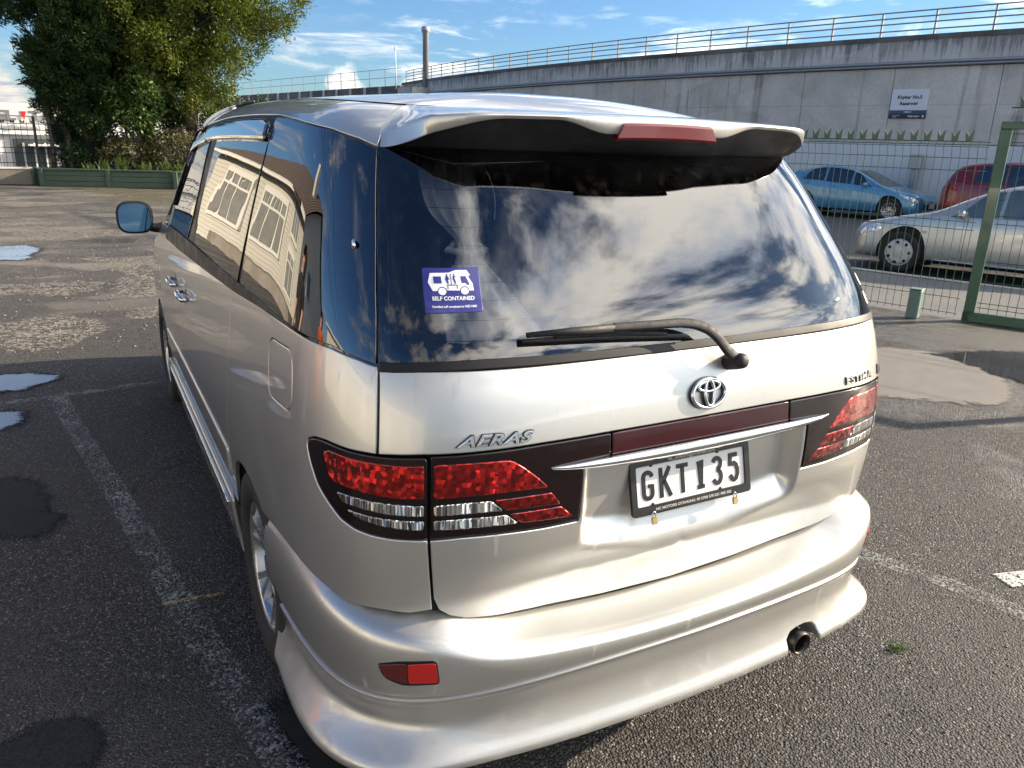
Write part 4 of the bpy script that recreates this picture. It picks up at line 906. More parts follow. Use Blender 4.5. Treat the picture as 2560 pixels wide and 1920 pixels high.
def frame_text(txt, size, y, mat, bold=.0003, sx=1.):
    V, Fc = text_mesh(txt, size, 0, bold, .0003, sx); return mesh('frame_lettering', [(a, b + y, c + .0095) for a, b, c in V], Fc, mat, pe)
frame_text('nc_motors@hotmail.com', .0125, .0600, 'plate_print', .0003, 1.15)
frame_text('NC MOTORS OTAHUHU. 09 2700 570 021 000 302', .0095, -.0562, 'plate_print', .0002, 1.16)
for x_, y_ in ((-.125, .052), (.085, .052), (-.125, -.044), (.09, -.044)): Geo().lathe([(0, .0075), (.004, .007), (.0045, .004)], 10, 'z', (x_, y_, 0)).out('screw', 'dark_steel', pe, True)
for x_ in (-.130, .130):
    pl = Geo().box((x_, -.082, .012), (.016, .018, .007), bev=.002).out('padlock', 'brass', pe)
    Geo().tube([(x_ - .005, -.074, .012), (x_ - .005, -.064, .012), (x_, -.059, .012), (x_ + .005, -.064, .012), (x_ + .005, -.074, .012)], .0016, 6).out('shackle', 'chrome', pl, True)
# --- window sticker, dots, lettering on the glass
patch('sticker', S0, rnd_poly([(-.694, 1.410), (-.566, 1.414), (-.566, 1.315), (-.691, 1.311)], .004, 2), 'sticker_blue', gate, off=.0012, step=.02, edge=.001, drop=.0003, flange=.0008)
sx0, sv0 = -.630, 1.3625
def stk(poly, name='sticker_print', mat='sticker_white', h=.0018):
    patch(name, S0, [(sx0 + a, sv0 + b) for a, b in poly], mat, gate, off=h, step=.02, edge=.0003, drop=.0001, flange=.0003)
K = .0001285   # metres per zoomed pixel of the sticker
def zp(pts): return [((a - 612)*.000166, (480 - b)*.000162 - .000) for a, b in pts]
stk(zp([(330, 255), (580, 245), (685, 205), (830, 205), (872, 275), (840, 285), (895, 390), (905, 490), (845, 490), (835, 455), (800, 432), (760, 435), (725, 460), (715, 490), (545, 490), (535, 465), (500, 442), (460, 445), (430, 470), (418, 500), (360, 503), (300, 388)]))
for cx_, cy_ in ((482, 505), (782, 495)): stk(zp([(cx_ + 52*math.cos(a), cy_ + 50*math.sin(a)) for a in np.linspace(0, 2*math.pi, 19)[:-1]]))
for pl in ([(372, 303), (478, 298), (486, 396), (380, 398)], [(738, 293), (810, 291), (858, 410), (825, 415), (805, 388), (750, 388)], [(598, 262), (610, 262), (620, 410), (612, 410)],
           [(545, 285), (565, 285), (590, 340), (572, 342), (580, 400), (560, 400), (545, 360), (532, 340)], [(638, 285), (668, 285), (685, 338), (668, 335), (676, 398), (656, 398), (642, 340), (632, 338)],
           [(556, 412), (690, 408), (694, 420), (566, 424)], [(556, 412), (566, 424), (572, 470), (560, 478)], [(694, 410), (684, 420), (684, 462), (696, 470)]):
    stk(zp(pl), 'sticker_print', 'sticker_blue', .0022)
for cx_, cy_ in ((556, 272), (652, 270)): stk(zp([(cx_ + 11*math.cos(a), cy_ + 10*math.sin(a)) for a in np.linspace(0, 2*math.pi, 11)[:-1]]), 'sticker_print', 'sticker_blue', .0022)
badge('sticker_lettering', 'SELF CONTAINED', .0118, sx0 + .002, sv0 - .0195, 'sticker_white', gate, 0, .0003, .98, .0014, .0004, tilt=.02)
badge('sticker_lettering', 'Certified self contained to NZS 5465', .0066, sx0 + .003, sv0 - .037, 'sticker_white', gate, 0, .00015, .98, .0014, .0004, tilt=.02)
badge('glass_lettering', 'CAMPMASTER', .0125, -.075, 1.428, 'plate_print', gate, 0, .0, 1.15, -.004, .0004)
for a, b in ((.738, 1.304), (.724, 1.252)):
    patch('round_sticker', S0, [(a + .014*math.cos(q), b + .019*math.sin(q)) for q in np.linspace(0, 2*math.pi, 19)[:-1]], 'sticker_white', gate, off=.0012, step=.02, edge=.001, drop=.0002, flange=.0006)
# --- wiper
wp = smooth_line([(.070, 1.158), (.036, 1.182), (.006, 1.212), (-.026, 1.232), (-.079, 1.245), (-.18, 1.249), (-.275, 1.2515)], 5)
def wsec(i, a):
    s_, v_ = wp[i]; t = i/(len(wp)-1); h = .036 + .014*math.sin(min(1, t*2.2)*math.pi/2) - .012*t
    wd = .0125*(1 - .35*t); j = min(i+1, len(wp)-1); k = max(i-1, 0)
    d = Vector((wp[j][0]-wp[k][0], wp[j][1]-wp[k][1])).normalized()
    c_, n_ = math.cos(a), math.sin(a); ex = abs(c_)**.6*(1 if c_ > 0 else -1); ey = abs(n_)**.6*(1 if n_ > 0 else -1)
    return tuple(S0(s_ - d.y*wd*ex, v_ + d.x*wd*ex, h + .007*ey))
g = Geo(); g.grid(lambda i, a: wsec(int(i), a), list(range(len(wp))), list(np.linspace(0, 2*math.pi, 13)))
wip = g.out('wiper', 'grey_plastic', van, True)
Geo().tube([tuple(S0(.072, 1.156, h)) for h in (.0, .03, .052, .058)], [.020, .020, .018, .010], 12).out('pivot_cap', 'grey_plastic', wip, True)
Geo().tube([tuple(S0(a, b, h)) for a, b, h in ((-.275, 1.2515, .036), (-.38, 1.2525, .034), (-.485, 1.253, .028))], [.0095, .0085, .006], 8).out('blade_carrier', 'grey_plastic', wip, True)
Geo().tube([tuple(S0(a, b, .016)) for a, b in smooth_line([(-.49, 1.245), (-.3, 1.238), (-.05, 1.222)], 6)], .005, 6).out('blade', 'rubber', wip, True)
Geo().tube([tuple(S0(a, b, .022)) for a, b in smooth_line([(-.42, 1.247), (-.27, 1.243), (-.12, 1.230)], 6)], .004, 6).out('blade_bridge', 'grey_plastic', wip, True)
# --- spoiler: grows out of the body skin at both ends
def spo(s_):
    a = abs(s_); k = float(1 - sm(.70, .797, a)); P0 = S0(s_*.744/.797, 1.836); P1 = S0(s_, 1.716); P2 = S0(s_, 1.678); x = float(P1[0]); ax = abs(x)
    xt = x*1.0; e = float(sm(.46, .66, ax))
    y1 = .238 + .055*(ax/.6)**2 + .085*e; z1 = 1.709 - .010*(ax/.65)**2 - .010*e
    th_ = .011 + .028*float(1 - sm(.165, .30, ax)) + .034*float(sm(.42, .64, ax))
    T0_ = np.array([P0[0], P0[1], P0[2]]); lip = np.array([xt, y1, z1])*k + P1*(1-k)
    lipb = np.array([xt, y1 + .006, z1 - th_])*k + P2*(1-k); gl = P2*1. + np.array([0, .03, -.004])*k
    mid_ = lambda t, h: (T0_*(1-t) + lip*t + np.array([0, 0, h]))*k + S0(s_*(.744/.797*(1-t) + t) + np.sign(s_)*.008*t*(1-t)*4, 1.836*(1-t) + 1.716*t)*(1-k)
    top = [T0_, mid_(.2, .004), mid_(.4, .006), mid_(.6, .006), mid_(.8, .0045), lip + np.array([0, .018, .0022])*k, lip + np.array([0, .006, .0006])*k, lip + np.array([0, .0012, -.002])*k, lip + np.array([0, 0, -.0045])*k]
    bt = [lipb + np.array([0, -.004, .0035])*k, lipb, lipb + np.array([0, .02, -.001])*k, (lipb + gl)/2 + np.array([0, 0, .008])*k, gl]
    return top + bt
xs = np.concatenate([np.linspace(-.797, -.66, 16), np.linspace(-.66, .66, 60)[1:-1], np.linspace(.66, .797, 16)])
secs = [spo(x) for x in xs]; k_ = len(secs[0]); V = [p for s_ in secs for p in s_]
F_ = [(i*k_+j, i*k_+j+1, (i+1)*k_+j+1, (i+1)*k_+j) for i in range(len(xs)-1) for j in range(10)]
spl = mesh('spoiler', V, F_, PNT, van, True); autosmooth(spl, 50)
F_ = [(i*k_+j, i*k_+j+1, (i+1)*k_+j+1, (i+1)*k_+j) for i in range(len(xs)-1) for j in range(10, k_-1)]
mesh('spoiler_underside', V, F_, 'black_trim', spl, True)  # silver panel blackened: the shade under the lip is put into its colour
# high brake light set in the spoiler lip
def bl(x, a):
    z0 = 1.7005 - .004*(x/.17)**2; hh = .0185; s_ = .238 + .055*(x/.6)**2
    return (x, s_ - .004 - .003*math.sin(a), z0 - .020 + hh*math.cos(a))
V = []; xb = np.linspace(-1, 1, 24)
for u in xb:
    for tz, ins in ((0, .0), (.15, .004), (.85, .004), (1, .0)):
        x = u*(.153 - .022*tz if True else 0)*1.0; zz = 1.659 + .0375*tz - .004*(x/.17)**2; yy = .238 + .055*(x/.6)**2 - .003 - ins
        V.append((x, yy, zz))
    x = u*.135; V.append((x, .285, 1.676))
F_ = [(i*5+j, (i+1)*5+j, (i+1)*5+j+1, i*5+j+1) for i in range(23) for j in range(4)] + [(0, 1, 2, 3, 4), tuple(23*5+j for j in (4, 3, 2, 1, 0))]
blo = mesh('brake_light', V, F_, 'brake_red', spl, True); autosmooth(blo, 30)
# --- bumper
NOT = [(.325, .195), (.332, .255), (.35, .280), (.38, .290), (.415, .290), (.443, .280), (.456, .258), (.462, .195)]
bu = [(-1.535, .484), (-1.2, .484), (-.6, .484), (0, .484), (.6, .484), (1.2, .484), (1.535, .484), (1.54, .651), (1.2, .651), (.9, .651), (.4, .651), (0, .651), (-.4, .651), (-.9, .651), (-1.2, .651), (-1.54, .651)]
bmp = patch('bumper', SB, bu, PNT, van, step=.015, gx=1.6, bstep=.018, flange=.03, edge=.004)
bl_ = [(-1.40, .195), (-.9, .195), (-.4, .195), (0, .195), (.28, .195)] + NOT + [(.7, .195), (.9, .195), (1.40, .195), (1.50, .36), (1.53, .481), (1.2, .481), (.6, .481), (0, .481), (-.6, .481), (-1.2, .481), (-1.53, .481), (-1.50, .36)]
patch('bumper_skirt', SB, bl_, PNT, bmp, off=.009, step=.016, gx=1.6, bstep=.012, flange=.055, edge=.006, drop=.005)
REF = rnd_poly([(-.815, .562), (-.766, .574), (-.684, .584), (-.679, .530), (-.757, .525), (-.800, .536)], .010, 3)
for sg in (1, -1):
    mf = sg < 0
    patch('reflector_recess', SB, [((a + .745)*1.035 - .745, (b - .555)*1.16 + .555) for a, b in REF], 'black_trim', bmp, off=.0006, step=.02, flange=.001, edge=.001, drop=.0006, mirror=mf)
    q = [p for p in REF]
    patch('reflector', SB, [p for p in rnd_poly([(-.745, .573), (-.684, .583), (-.680, .531), (-.745, .527)], .006, 2)], 'reflector_red', bmp, off=.002, step=.02, flange=.002, edge=.0015, drop=.0008, mirror=mf)
    patch('reflector', SB, rnd_poly([(-.814, .561), (-.766, .572), (-.747, .574), (-.747, .526), (-.757, .527), (-.800, .537)], .005, 2), 'reflector_dark', bmp, off=.002, step=.02, flange=.002, edge=.0015, drop=.0008, mirror=mf)
# black filler behind the shut lines under the tailgate
patch('bumper_support', S, mir([(-.72, .70), (-.72, .53), (0, .50)])[::1], 'liner_black', van, off=-.03, step=.04, flange=.01)
# exhaust
ex = Geo().lathe([(.026, .30), (.030, .02), (.034, -.02), (.035, -.045), (.030, -.047), (.028, -.03), (.027, .15), (0, .15)], 28, 'y', (.410, .002, .300)).out('exhaust_pipe', 'dark_steel', van, True)
# --- body sides
QP = [(-.803, 1.196), (-.803, 1.0225), (-.872, 1.0185), (-.951, 1.0175), (-1.004, 1.0105), (-1.034, .998), (-1.039, .978), (-1.019, .946), (-.983, .907), (-.943, .882), (-.893, .854), (-.850, .842), (-.806, .838), (-.765, .837), (-.686, .838), (-.680, .777), (-.671, .690), (-.668, .660), (-.72, .650), (-.774, .652), (-.832, .648), (-.9, .648), (-.985, .654), (-1.11, .656), (-1.20, .650), (-1.317, .634), (-1.43, .613), (-1.515, .596),
      (-1.56, .612), (-1.63, .628), (-1.70, .634), (-1.78, .632), (-1.86, .622), (-1.93, .602), (-1.99, .565), (-2.03, .51), (-2.05, .44), (-2.055, .38), (-2.10, .38), (-2.10, .58), (-2.06, .70), (-2.0, .83), (-1.965, .95), (-1.96, 1.03), (-1.952, 1.11), (-1.930, 1.186), (-1.531, 1.198), (-1.227, 1.208), (-1.056, 1.209), (-.94, 1.212), (-.851, 1.204)]
FUEL = rnd_poly([(-1.385, 1.150), (-1.150, 1.165), (-1.142, 1.020), (-1.375, 1.003)], .045, 5)
SEAMD = [(-1.936, 1.186), (-1.957, 1.11), (-1.965, 1.03), (-1.970, .95), (-2.005, .83), (-2.065, .70), (-2.105, .58), (-2.105, .41)]
FSEAM = [(-3.225, 1.178), (-3.24, 1.10), (-3.29, .93), (-3.30, .76), (-3.30, .41)]
DSEAM = [(-4.26, 1.172), (-4.25, 1.0), (-4.22, .80), (-4.18, .60), (-4.165, .41)]
mid = lambda A, d: [(a + d, b) for a, b in A]
ARF = [(-4.55 + .375*math.cos(a), .30 + .365*math.sin(a)) for a in np.linspace(R_(-5), R_(185), 22)]
FEN = [(-4.265, 1.172), (-4.255, 1.0), (-4.225, .80), (-4.185, .60), (-4.170, .27)] + ARF + [(-4.93, .27), (-SMAX, .27), (-SMAX, 1.12), (-4.75, 1.16)]
SG = [(-2.861, 1.205), (-2.83, 1.337), (-2.79, 1.483), (-2.76, 1.655), (-2.3, 1.668), (-1.82, 1.675), (-1.803, 1.61), (-1.838, 1.36), (-1.885, 1.205)]
FG = [(-4.20, 1.19), (-4.2, 1.30), (-4.14, 1.45), (-4.0, 1.545), (-3.6, 1.60), (-2.95, 1.645), (-2.952, 1.417), (-2.998, 1.291), (-3.085, 1.20)]
QG = [(-1.836, 1.722), (-1.334, 1.712), (-1.021, 1.707), (-.873, 1.690), (-.807, 1.674), (-.803, 1.454), (-.803, 1.293), (-.806, 1.203), (-.851, 1.209), (-.94, 1.218), (-1.056, 1.215), (-1.228, 1.215), (-1.437, 1.213), (-1.696, 1.209), (-1.829, 1.206), (-1.824, 1.229), (-1.806, 1.368), (-1.790, 1.483), (-1.778, 1.601)]
for sg in (1, -1):
    mf = sg < 0
    qp = patch('quarter_panel', S, QP, PNT, van, step=.03, holes=[FUEL] if not mf else [], mirror=mf)
    if not mf: patch('fuel_flap', S, [((a + 1.265)*.985 - 1.265, (b - 1.085)*.975 + 1.085) for a, b in FUEL], PNT, van, step=.03)
    qg = patch('quarter_window', S, QG, 'side_glass', van, step=.05, flange=.004, edge=.002, drop=.001, mirror=mf)
    sd = patch('sliding_door', S, SEAMD + mid(FSEAM[::-1], .006), PNT, van, step=.05, mirror=mf)
    patch('door_window', S, SG, 'side_glass', sd, step=.05, flange=.004, edge=.002, drop=.001, mirror=mf)
    fd = patch('front_door', S, FSEAM + DSEAM[::-1], PNT, van, step=.05, mirror=mf)
    patch('door_window', S, FG, 'side_glass', fd, step=.05, flange=.004, edge=.002, drop=.001, mirror=mf)
    patch('front_fender', S, FEN, PNT, van, step=.06, mirror=mf)
    patch('windscreen', S, [(-4.42, 1.19), (-SMAX, 1.15), (-SMAX, 1.70), (-4.35, 1.66)], 'side_glass', van, step=.06, flange=.004, mirror=mf)
    patch('pillar', S, [(-4.205, 1.18), (-4.41, 1.18), (-4.34, 1.67), (-4.02, 1.62), (-4.02, 1.56), (-4.15, 1.455), (-4.206, 1.30)], PNT, van, off=.002, step=.05, mirror=mf)
    shr = lambda P, k: [((a - np.mean([q[0] for q in P]))*(1-k) + np.mean([q[0] for q in P]), (b - np.mean([q[1] for q in P]))*(1-k) + np.mean([q[1] for q in P])) for a, b in P]
    patch('window_frame', S, [(-1.72, 1.17), (-4.25, 1.17), (-4.22, 1.32), (-4.16, 1.46), (-4.02, 1.56), (-4.0, 1.665), (-3.4, 1.70), (-2.6, 1.722), (-1.84, 1.730), (-1.71, 1.72)], 'black_trim', van, off=-.005, step=.05, flange=.01, holes=[shr(SG, .04), shr(FG, .04)], mirror=mf)
    patch('cant_rail', S, [(-.807, 1.681), (-.873, 1.696), (-1.02, 1.712), (-1.334, 1.718), (-1.836, 1.730), (-2.6, 1.722), (-3.4, 1.70), (-4.02, 1.672), (-4.3, 1.68), (-4.3, 1.832), (-1.9, 1.832), (-1.0, 1.832), (-.752, 1.830), (-.770, 1.800), (-.781, 1.772), (-.792, 1.737), (-.801, 1.698)], PNT, van, step=.03, mirror=mf)
    patch('belt_molding', S, [(-1.06, 1.212), (-1.23, 1.208), (-1.53, 1.197), (-1.93, 1.172), (-2.6, 1.145), (-3.3, 1.120), (-4.2, 1.106), (-4.22, 1.188), (-3.2, 1.196), (-1.93, 1.209), (-1.5, 1.2155), (-1.2, 1.2165)], 'black_trim', van, off=.004, step=.04, flange=.01, mirror=mf)
    patch('pillar', S0, [(-.74, 1.15), (-.90, 1.15), (-.90, 1.74), (-.74, 1.74)], 'liner_black', van, off=-.014, step=.05, mirror=mf)
    patch('window_frame', S, [(-1.90, 1.18), (-.80, 1.18), (-.80, 1.70), (-1.02, 1.72), (-1.9, 1.73)], 'gloss_black', van, off=-.006, step=.06, flange=.004, holes=[shr(QG, .10)], mirror=mf)
    visor = lambda s_, v_, off=0.: S(s_, v_, np.asarray(off) + .004 + .016*np.clip(1 - np.abs((v_ - 1.66)/.055), 0, 1)**.5*sm(3.06, 2.9, np.abs(s_))*sm(1.82, 1.95, np.abs(s_)))
    patch('rain_visor', S, rnd_poly([(-3.02, 1.612), (-3.05, 1.672), (-2.645, 1.696), (-1.946, 1.708), (-1.85, 1.695), (-1.826, 1.636), (-2.15, 1.628), (-2.48, 1.622)], .03, 4), 'gloss_black', van, off=.016, step=.03, edge=.014, drop=.010, flange=.012, mirror=mf)
    patch('rain_visor', S, rnd_poly([(-4.2, 1.30), (-4.14, 1.47), (-4.0, 1.56), (-3.6, 1.62), (-3.0, 1.655), (-3.0, 1.612), (-3.6, 1.575), (-3.95, 1.50), (-4.08, 1.42), (-4.14, 1.30)], .012, 3), 'gloss_black', van, off=.014, step=.03, edge=.008, drop=.006, flange=.010, mirror=mf)
    # sill and side skirt
    patch('side_molding', S, [(-2.12, .47), (-2.12, .580), (-2.7, .583), (-3.35, .583), (-4.15, .575), (-4.15, .47)], PNT, van, off=.008, step=.04, edge=.006, drop=.006, flange=.012, mirror=mf)
    patch('side_skirt', S, [(-2.07, .40), (-2.09, .17), (-4.13, .17), (-4.16, .40)], PNT, van, off=.022, step=.03, edge=.010, drop=.008, flange=.04, mirror=mf)
    x_ = 1 if mf else -1
    Geo().tube([tuple(S(x_*q, .372, .026)) for q in np.linspace(2.12, 4.10, 24)], .0055, 8).out('skirt_strip', 'chrome', van, True)
    g = Geo().grid(lambda a, b: tuple(S(x_*(2.055 - .10*a), .44 - b*.26, .012 - .10*a*b)), [0, .3, .6, 1.], [0, .25, .5, .75, 1.])
    g.out('mudguard', 'grey_plastic', van, True)
    # door handles
    for nm, par, s_, v_ in (('door_handle', sd, 3.10, .945), ('door_handle', fd, 3.50, .945)):
        Geo().tube([tuple(S(x_*(s_ + d), v_ + e, h)) for d, e, h in ((-.11, 0, .004), (-.095, 0, .022), (-.03, .004, .030), (.04, .003, .029), (.10, 0, .022), (.115, 0, .004))], [.009, .012, .013, .013, .012, .009], 10).out(nm, 'chrome', par, True)
        g = Geo(); g.grid(lambda a, r_: tuple(S(x_*(s_ + .055*r_*math.cos(a)), v_ + .045*r_*math.sin(a), .0015 - .0*r_)), list(np.linspace(0, 2*math.pi, 21)), [.02, .5, 1.]); g.out('handle_cup', PNT, par, True)
    # mirror
    mc = Vector((x_*.985, 3.66, 1.172))
    def mirs(u, a, x_=x_, mc=mc):
        k = (1 - max(0, u)**3*.75); c_, s_ = math.cos(a), math.sin(a); p = 3.2
        r_ = (abs(c_)**p + abs(s_)**p)**(-1/p); return (mc.x + x_*.095*r_*c_*k, mc.y + u*.14 + abs(.0)*c_, mc.z + .090*r_*s_*k)
    mo = Geo().grid(mirs, [0, .06, .3, .6, .85, 1.], list(np.linspace(0, 2*math.pi, 33))).out('door_mirror', PNT, van, True)
    Geo().add([mirs(1., a) for a in np.linspace(0, 2*math.pi, 33)[:-1]], [tuple(range(32))]).out('mirror_back', PNT, mo)
    g = Geo(); g.grid(lambda r_, a: (mc.x + (mirs(0, a)[0]-mc.x)*r_, mc.y + (.004 if r_ > .9 else .0) - .002, mc.z + (mirs(0, a)[2]-mc.z)*r_), [1.0, .88], list(np.linspace(0, 2*math.pi, 33))); g.out('mirror_rim', 'black_trim', mo)
    MV = [(mc.x + (mirs(0, a)[0]-mc.x)*.90, mc.y + .012 + .10*(mirs(0, a)[2]-mc.z), mc.z + (mirs(0, a)[2]-mc.z)*.90) for a in np.linspace(0, 2*math.pi, 33)[:-1]]
    mg = mesh('mirror_glass', MV, [tuple(range(32)) if x_ < 0 else tuple(range(31, -1, -1))], 'mirror_glass', mo)
    Geo().tube([(x_*.84, 3.73, 1.105), (x_*.88, 3.73, 1.105), (x_*.925, 3.74, 1.115)], [.032, .026, .024], 10).out('mirror_arm', 'black_trim', mo, True)
# door-key cylinder dot on the left quarter glass
g = Geo().lathe([(0, .004), (.010, .0035), (.013, 0)], 16, 'x'); P = S(-.867, 1.447); o = mesh('glass_stud', [(P[0] - a, P[1] + b, P[2] + c) for a, b, c in g.V], g.F, 'chrome', van, True)
# --- roof
def SR(s, q, off=0.):
    s = np.asarray(s, float); q = np.asarray(q, float); P = S(s, np.full(np.shape(s), 1.840) if np.shape(s) else 1.840)
    x, y, z = P[..., 0], P[..., 1], P[..., 2]
    yc = np.clip(y, .95, 2.6)
    zc_ = 1.797 - .012*np.clip((1.7 - yc)/.8, 0, 2)**2
    k = 1 - (1 - q)**2
    R3 = np.stack([x*(1-q), y*(1-q) + yc*q, z*(1-k) + zc_*k], -1)
    if np.any(off): R3 = R3 + np.asarray(off)[..., None]*np.array([0, 0, 1.])
    return R3
V = []; ss = list(np.linspace(-SMAX+.01, SMAX-.01, 180)); qs = list(np.linspace(0, 1, 14))
A_, B_ = np.meshgrid(ss, qs, indexing='ij'); P = SR(A_, B_).reshape(-1, 3); m_ = len(qs)
Geo().add(P, [(i*m_+j, (i+1)*m_+j, (i+1)*m_+j+1, i*m_+j+1) for i in range(len(ss)-1) for j in range(m_-1)]).out('roof', PNT, van, True)
A_, B_ = np.meshgrid(ss, [1.81, 1.835, 1.855], indexing='ij'); P = S(A_, B_, np.full(A_.shape, -.012)).reshape(-1, 3)
Geo().add(P, [(i*3+j, (i+1)*3+j, (i+1)*3+j+1, i*3+j+1) for i in range(len(ss)-1) for j in range(2)]).out('roof_gutter', 'liner_black', van, True)
# --- inner shell (keeps daylight out of the shut lines; open at the windows and wheel arches)
sv = np.linspace(-SMAX, SMAX, 260); vv = np.linspace(.22, 1.175, 26); A_, B_ = np.meshgrid(sv, vv, indexing='ij'); P = S0(A_, B_, np.full(A_.shape, -.022)).reshape(-1, 3)
F_ = []
for i in range(len(sv)-1):
    for j in range(len(vv)-1):
        a = abs((sv[i]+sv[i+1])/2); b = (vv[j]+vv[j+1])/2
        if math.hypot(a - 1.70, b - .32) < .37 or math.hypot(a - 4.55, b - .32) < .39: continue
        if a < .45 and b < 1.0: pass
        F_.append((i*26+j, (i+1)*26+j, (i+1)*26+j+1, i*26+j+1))
Pr = P.copy(); msk = (np.abs(P[:, 0]) < .45) & (P[:, 1] < .2); Pr[msk, 1] += .07
Geo().add(Pr, F_).out('inner_shell', 'liner_black', van)
g = Geo()
for x_ in (-1, 1):
    for yc in (1.0, 3.86):
        g.grid(lambda a, h: (x_*(.895 - h), yc + .372*math.cos(a), .30 + .36*math.sin(a)), list(np.linspace(R_(-20), R_(200), 24)), [.02, .12, .30])
        g.add([(x_*.59, yc - .40, .15), (x_*.59, yc + .40, .15), (x_*.59, yc + .40, .70), (x_*.59, yc - .40, .70)], [(0, 1, 2, 3)])
tag(g.out('wheel_well', 'liner_black', van), kind='stuff')
Geo().box((0, 2.3, .235), (1.60, 4.2, .05)).out('underbody', 'liner_black', van)
# interior seen dimly through the rear glass
g = Geo(); g.box((0, 2.3, .62), (1.66, 4.1, .04)); g.box((0, 1.75, 1.69), (1.16, 1.7, .02)); g.out('cabin_lining', 'headliner', van)
for x_ in (-.45, .45):
    st = Geo().box((x_, 1.55, .85), (.62, .55, .22), bev=.06).box((x_, 1.30, 1.15), (.62, .16, .60), bev=.06).box((x_, 1.29, 1.50), (.30, .11, .16), bev=.04).out('seat', 'seat_fabric', van)
Geo().box((0, .66, 1.00), (1.45, .78, .10), bev=.03).out('bed_platform', 'seat_fabric', van)
def curt(u, t, x0=-.54, x1=-.385, side=1):
    # u across the pleats, t from rail (0) to hem (1); gathered by a tie at t = .58
    tie = math.exp(-((t - .56)/.13)**2); k = .5 + (u - .5)*(1 - .70*tie)
    lo_ = max(0, t - .58)/.42; x = x0 + (x1 - x0)*k*1. + lo_**1.3*(.115*(u**1.2)) + .02*tie
    return (side*x, .375 - .06*t + .014*math.sin(u*26) + .05*(1-t)*0 - .13*t*0 + (.16*(1 - t)), 1.665 - .475*t)
Geo().grid(lambda u, t: curt(u, t), list(np.linspace(0, 1, 60)), list(np.linspace(0, 1, 30))).out('curtain', 'curtain_cloth', van, True)
Geo().tube([(-.505, .36 + .035, 1.397), (-.46, .335+.03, 1.390), (-.415, .345+.03, 1.397), (-.415, .40+.03, 1.405), (-.47, .41+.03, 1.405)], .009, 6, closed=True).out('curtain_tie', 'curtain_cloth', van, True)
Geo().tube([(-.62, .60, 1.665), (0, .52, 1.672), (.62, .60, 1.665)], .006, 6).out('curtain_rail', 'dark_steel', van, True)
# --- wheels
def wheel(name, x, y, z, r, wd, side, parent, spokes=6, rimr=None, mat='alloy', steer=0.):
    wr = empty(name, (x, y, z), 0, parent=parent); wr.rotation_euler.z = steer
    rim = rimr or r*.64; s_ = side; h = wd/2
    Geo().lathe([(rim, s_*h*.80), (rim*1.03, s_*h*.95), (rim*1.22, s_*h*1.02), (r*.93, s_*h*.98), (r*.985, s_*h*.80), (r, s_*h*.5), (r, -s_*h*.5), (r*.97, -s_*h*.9), (rim, -s_*h*.8)], 40).out('tyre', 'tyre', wr, True)
    Geo().lathe([(rim*1.0, s_*h*.82), (rim*.965, s_*h*.86), (rim*.93, s_*h*.74), (rim*.90, s_*h*.15), (rim*.88, -s_*h*.6)], 40).out('rim', mat, wr, True)
    Geo().lathe([(rim*.9, s_*h*.02), (rim*.3, s_*h*.05), (0, s_*h*.05)], 24).out('brake_disc', 'dark_steel', wr, True)
    g = Geo()
    g.lathe([(0, s_*h*.78), (rim*.16, s_*h*.76), (rim*.22, s_*h*.66), (rim*.24, s_*h*.3)], 20)
    for k in range(spokes):
        a = 2*math.pi*k/spokes + .2
        for da in (-.13, .13):
            pts = []
            for q, hh, ww in ((.18, .64, .12), (.45, .62, .10), (.72, .72, .10), (.95, .80, .13)):
                for e in (-1, 1): pts.append((s_*h*hh, rim*q*math.cos(a + da*q*1.5) - e*rim*ww*.5*math.sin(a), rim*q*math.sin(a + da*q*1.5) + e*rim*ww*.5*math.cos(a)))
            k0 = pts; back = [(p[0] - s_*h*.25, p[1], p[2]) for p in pts]; n = len(pts)
            g.add(pts + back, [(2*i, 2*i+1, 2*i+3, 2*i+2) for i in range(3)] + [(2*i, 2*i+2, n+2*i+2, n+2*i) for i in range(3)] + [(2*i+3, 2*i+1, n+2*i+1, n+2*i+3) for i in range(3)])
    g.out('spokes', mat, wr)
    for k in range(5):
        a = 2*math.pi*k/5; Geo().lathe([(0, s_*h*.74), (rim*.045, s_*h*.73), (rim*.05, s_*h*.5)], 8, 'x', (0, rim*.13*math.cos(a)*1.3, rim*.13*math.sin(a)*1.3)).out('wheel_nut', 'chrome', wr, True)
    return wr
for x_ in (-1, 1):
    for yc in (1.0, 3.86): wheel('wheel', x_*.785, yc, .325, .325, .205, x_, van, 6, .215)
# ------------------------------------------------------------------ trees and plants
def leaf_soup(centres, dirs, n_each, spread, ln, wd, rs, droop=.0, fan=.9, flat_=1.):
    """leaf blades round each clump centre; returns V, F (two triangles a leaf)"""
    k = len(centres)*n_each; c = np.repeat(centres, n_each, 0); d = np.repeat(dirs, n_each, 0)
    p = c + rs.normal(0, 1, (k, 3))*spread
    a = d + rs.normal(0, fan, (k, 3)); a[:, 2] -= droop; a /= np.linalg.norm(a, axis=1, keepdims=True)
    s = np.cross(a, rs.normal(0, 1, (k, 3))); s /= np.maximum(np.linalg.norm(s, axis=1, keepdims=True), 1e-6)
    l_ = ln*rs.uniform(.6, 1.3, (k, 1)); w_ = wd*rs.uniform(.7, 1.2, (k, 1))
    V = np.stack([p, p + a*l_*.45 + s*w_, p + a*l_, p + a*l_*.45 - s*w_], 1).reshape(-1, 3)
    i = np.arange(k)[:, None]*4; F = np.concatenate([i + np.array([[0, 1, 2]]), i + np.array([[0, 2, 3]])], 0); return V, F
